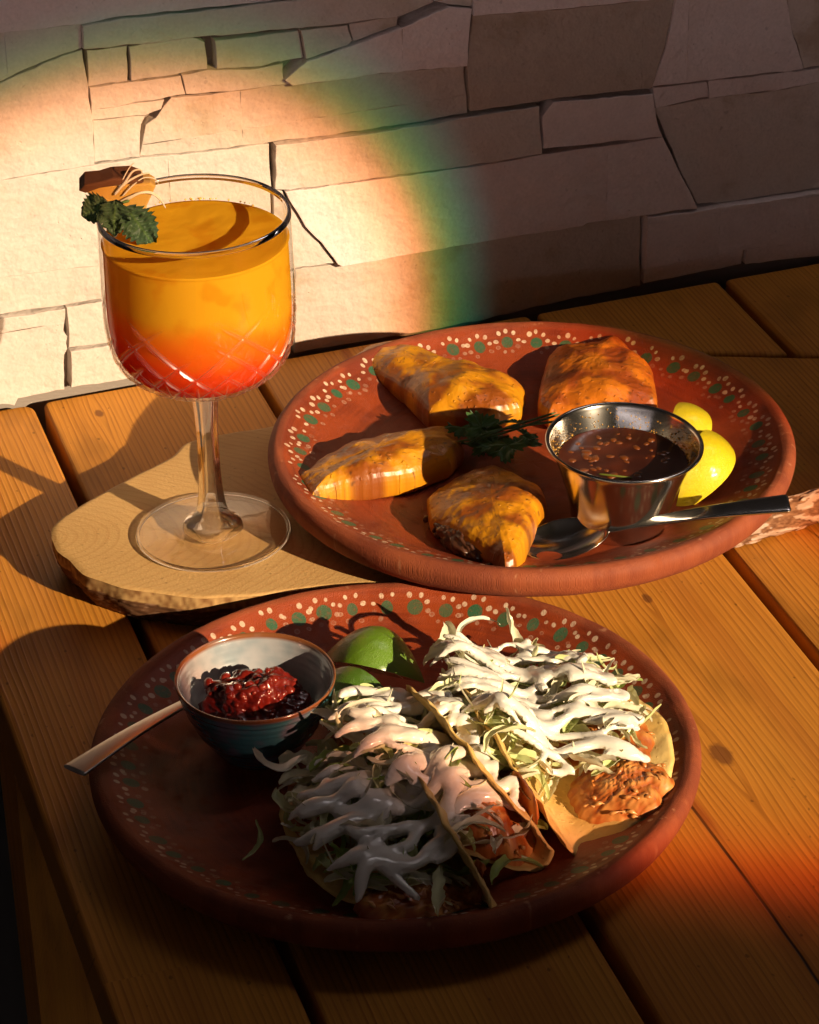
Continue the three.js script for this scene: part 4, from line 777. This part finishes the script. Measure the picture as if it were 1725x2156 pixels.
  for (const [hx, hz, hw, hl, n, r, slope] of K) for (let i = 0; i < n; i++) {
    const f = lerp(-0.94, 0.94, (i + rr(0.3, 0.7)) / n), z0 = hz + hl * f, wide = hw * sqrt(1 - f * f * 0.8), x0 = -wide * rr(0.75, 1.02), x1 = wide * rr(0.75, 1.05), p = [];
    for (let k = 0; k <= 4; k++) { const x = lerp(x0, x1, k / 4); p.push([hx + x, z0 + slope * x + rr(-0.0055, 0.0055)]); }
    stroke(p, r * rr(0.75, 1.25));
    if (rnd() < 0.55) stroke([[p[4][0], p[4][1]], [p[4][0] + 0.004 * side, p[4][1] + hl / n], [p[3][0], p[3][1] + 1.8 * hl / n]], r * 0.85);
    if (rnd() < 0.5) stroke([[p[1][0], p[1][1]], [p[1][0] + rr(-0.006, 0.006), p[1][1] + 1.5 * hl / n], [p[2][0] + rr(-0.006, 0.006), p[2][1] + 3.2 * hl / n]], r * 0.8);
  }
  for (const [hx, hz, hw, hl, n, r] of K) for (let i = 0; i < n; i++) {
    const a = rr(0, 2 * PI), d = sqrt(rnd()) * 0.8, x = hx + hw * d * cos(a), z = hz + hl * d * sin(a);
    for (let k = 0; k < 5; k++) { const px = x + rr(-0.005, 0.005), pz = z + rr(-0.004, 0.004); balls.push([px, H(px, pz) + 0.0002, pz, r * rr(1.1, 1.7)]); }
  }
  part('cream', skin(balls.map(([x, y, z, r]) => [x, y, z, r - 0.0004]), [0, 0.03, 0], 0.085, 116, 0.0008), creamMat, o);
}
taco({ front: [0.076, -1.036], rear: [0.031, -1.176], R: 0.0715, kL: 0.62, kR: 1, tL: 0.5, tR: 1.33, side: 1, sd: 3, label: 'rightmost taco in full sun, opened flat towards the plate rim',
  meat: [[0.032, 0.038, 0.024, 0.024, 0.01], [0.04, -0.01, 0.022, 0.05, 0.009]],
  lettuce: [[0.018, -0.02, 0.044, 0.052, 0.025, 150], [0.0, -0.058, 0.028, 0.024, 0.026, 40], [-0.01, -0.01, 0.016, 0.05, 0.03, 34]],
  cream: [[0.012, -0.024, 0.046, 0.054, 13, 0.00165, 0.32]],
  stray: [[0.0, 0.034, -0.085, 0.6, 0.3, 0.6, 2, 4, 1.2], [0.02, 0.03, -0.076, 2.2, 0.4, 0.8, 13, 0, 1], [0.014, 0.022, 0.028, 1.3, 0.2, -0.5, 14, 0, 1.2], [0.024, 0.02, 0.03, 1.9, -0.3, -0.4, 5, 4, 1.1]] });
taco({ front: [0.061, -1.029], rear: [-0.002, -1.158], R: 0.0705, kL: 1, kR: 0.7, tL: 1.15, tR: -0.5, side: -1, sd: 5, label: 'middle taco, half shaded, topped with lettuce and thick cream',
  meat: [[-0.016, 0.04, 0.02, 0.026, 0.026], [-0.042, -0.03, 0.014, 0.026, 0.01]],
  lettuce: [[-0.028, -0.01, 0.038, 0.056, 0.03, 150], [-0.016, 0.036, 0.024, 0.028, 0.028, 48]],
  cream: [[-0.028, -0.012, 0.038, 0.052, 10, 0.0021, -0.12], [-0.02, 0.03, 0.022, 0.024, 4, 0.0019, 0.2]],
  stray: [[-0.052, 0.045, -0.03, 0.4, 0.3, 1.1, 2, 4, 1.2], [-0.034, 0.02, 0.052, 1.2, 0, 0, 5, 2, 1.2], [-0.02, 0.008, 0.066, 0.2, 0.1, 0, 7, 3, 1.2], [-0.022, 0.018, 0.06, 1.2, 0.3, -0.4, 13, 0, 1.2]] });
taco({ front: [0.0285, -1.002], rear: [-0.004, -1.11], R: 0.074, kL: 1.05, kR: 0.56, tL: 1.36, tR: -0.42, side: -1, sd: 7, label: 'leftmost taco lying in shade under white cream, nearest the viewer',
  meat: [[-0.026, 0.052, 0.03, 0.016, 0.011], [-0.054, -0.02, 0.014, 0.03, 0.008]],
  lettuce: [[-0.03, 0.002, 0.044, 0.05, 0.027, 150], [-0.026, -0.044, 0.03, 0.022, 0.024, 40]],
  cream: [[-0.03, 0.002, 0.044, 0.048, 10, 0.0023, -0.28]],
  stray: [[-0.03, 0.036, -0.066, 0.6, 0.3, 1.2, 3, 4, 1.1], [-0.066, 0.026, -0.04, 2.7, 0.1, 0.4, 6, 4, 1.3], [-0.022, 0.018, 0.062, 1.4, 0.6, -0.6, 13, 1, 1.3], [-0.084, 0.008, -0.012, 1.0, 0.2, 0.1, 1, 2, 1.1]] });

renderer.render(scene, camera);
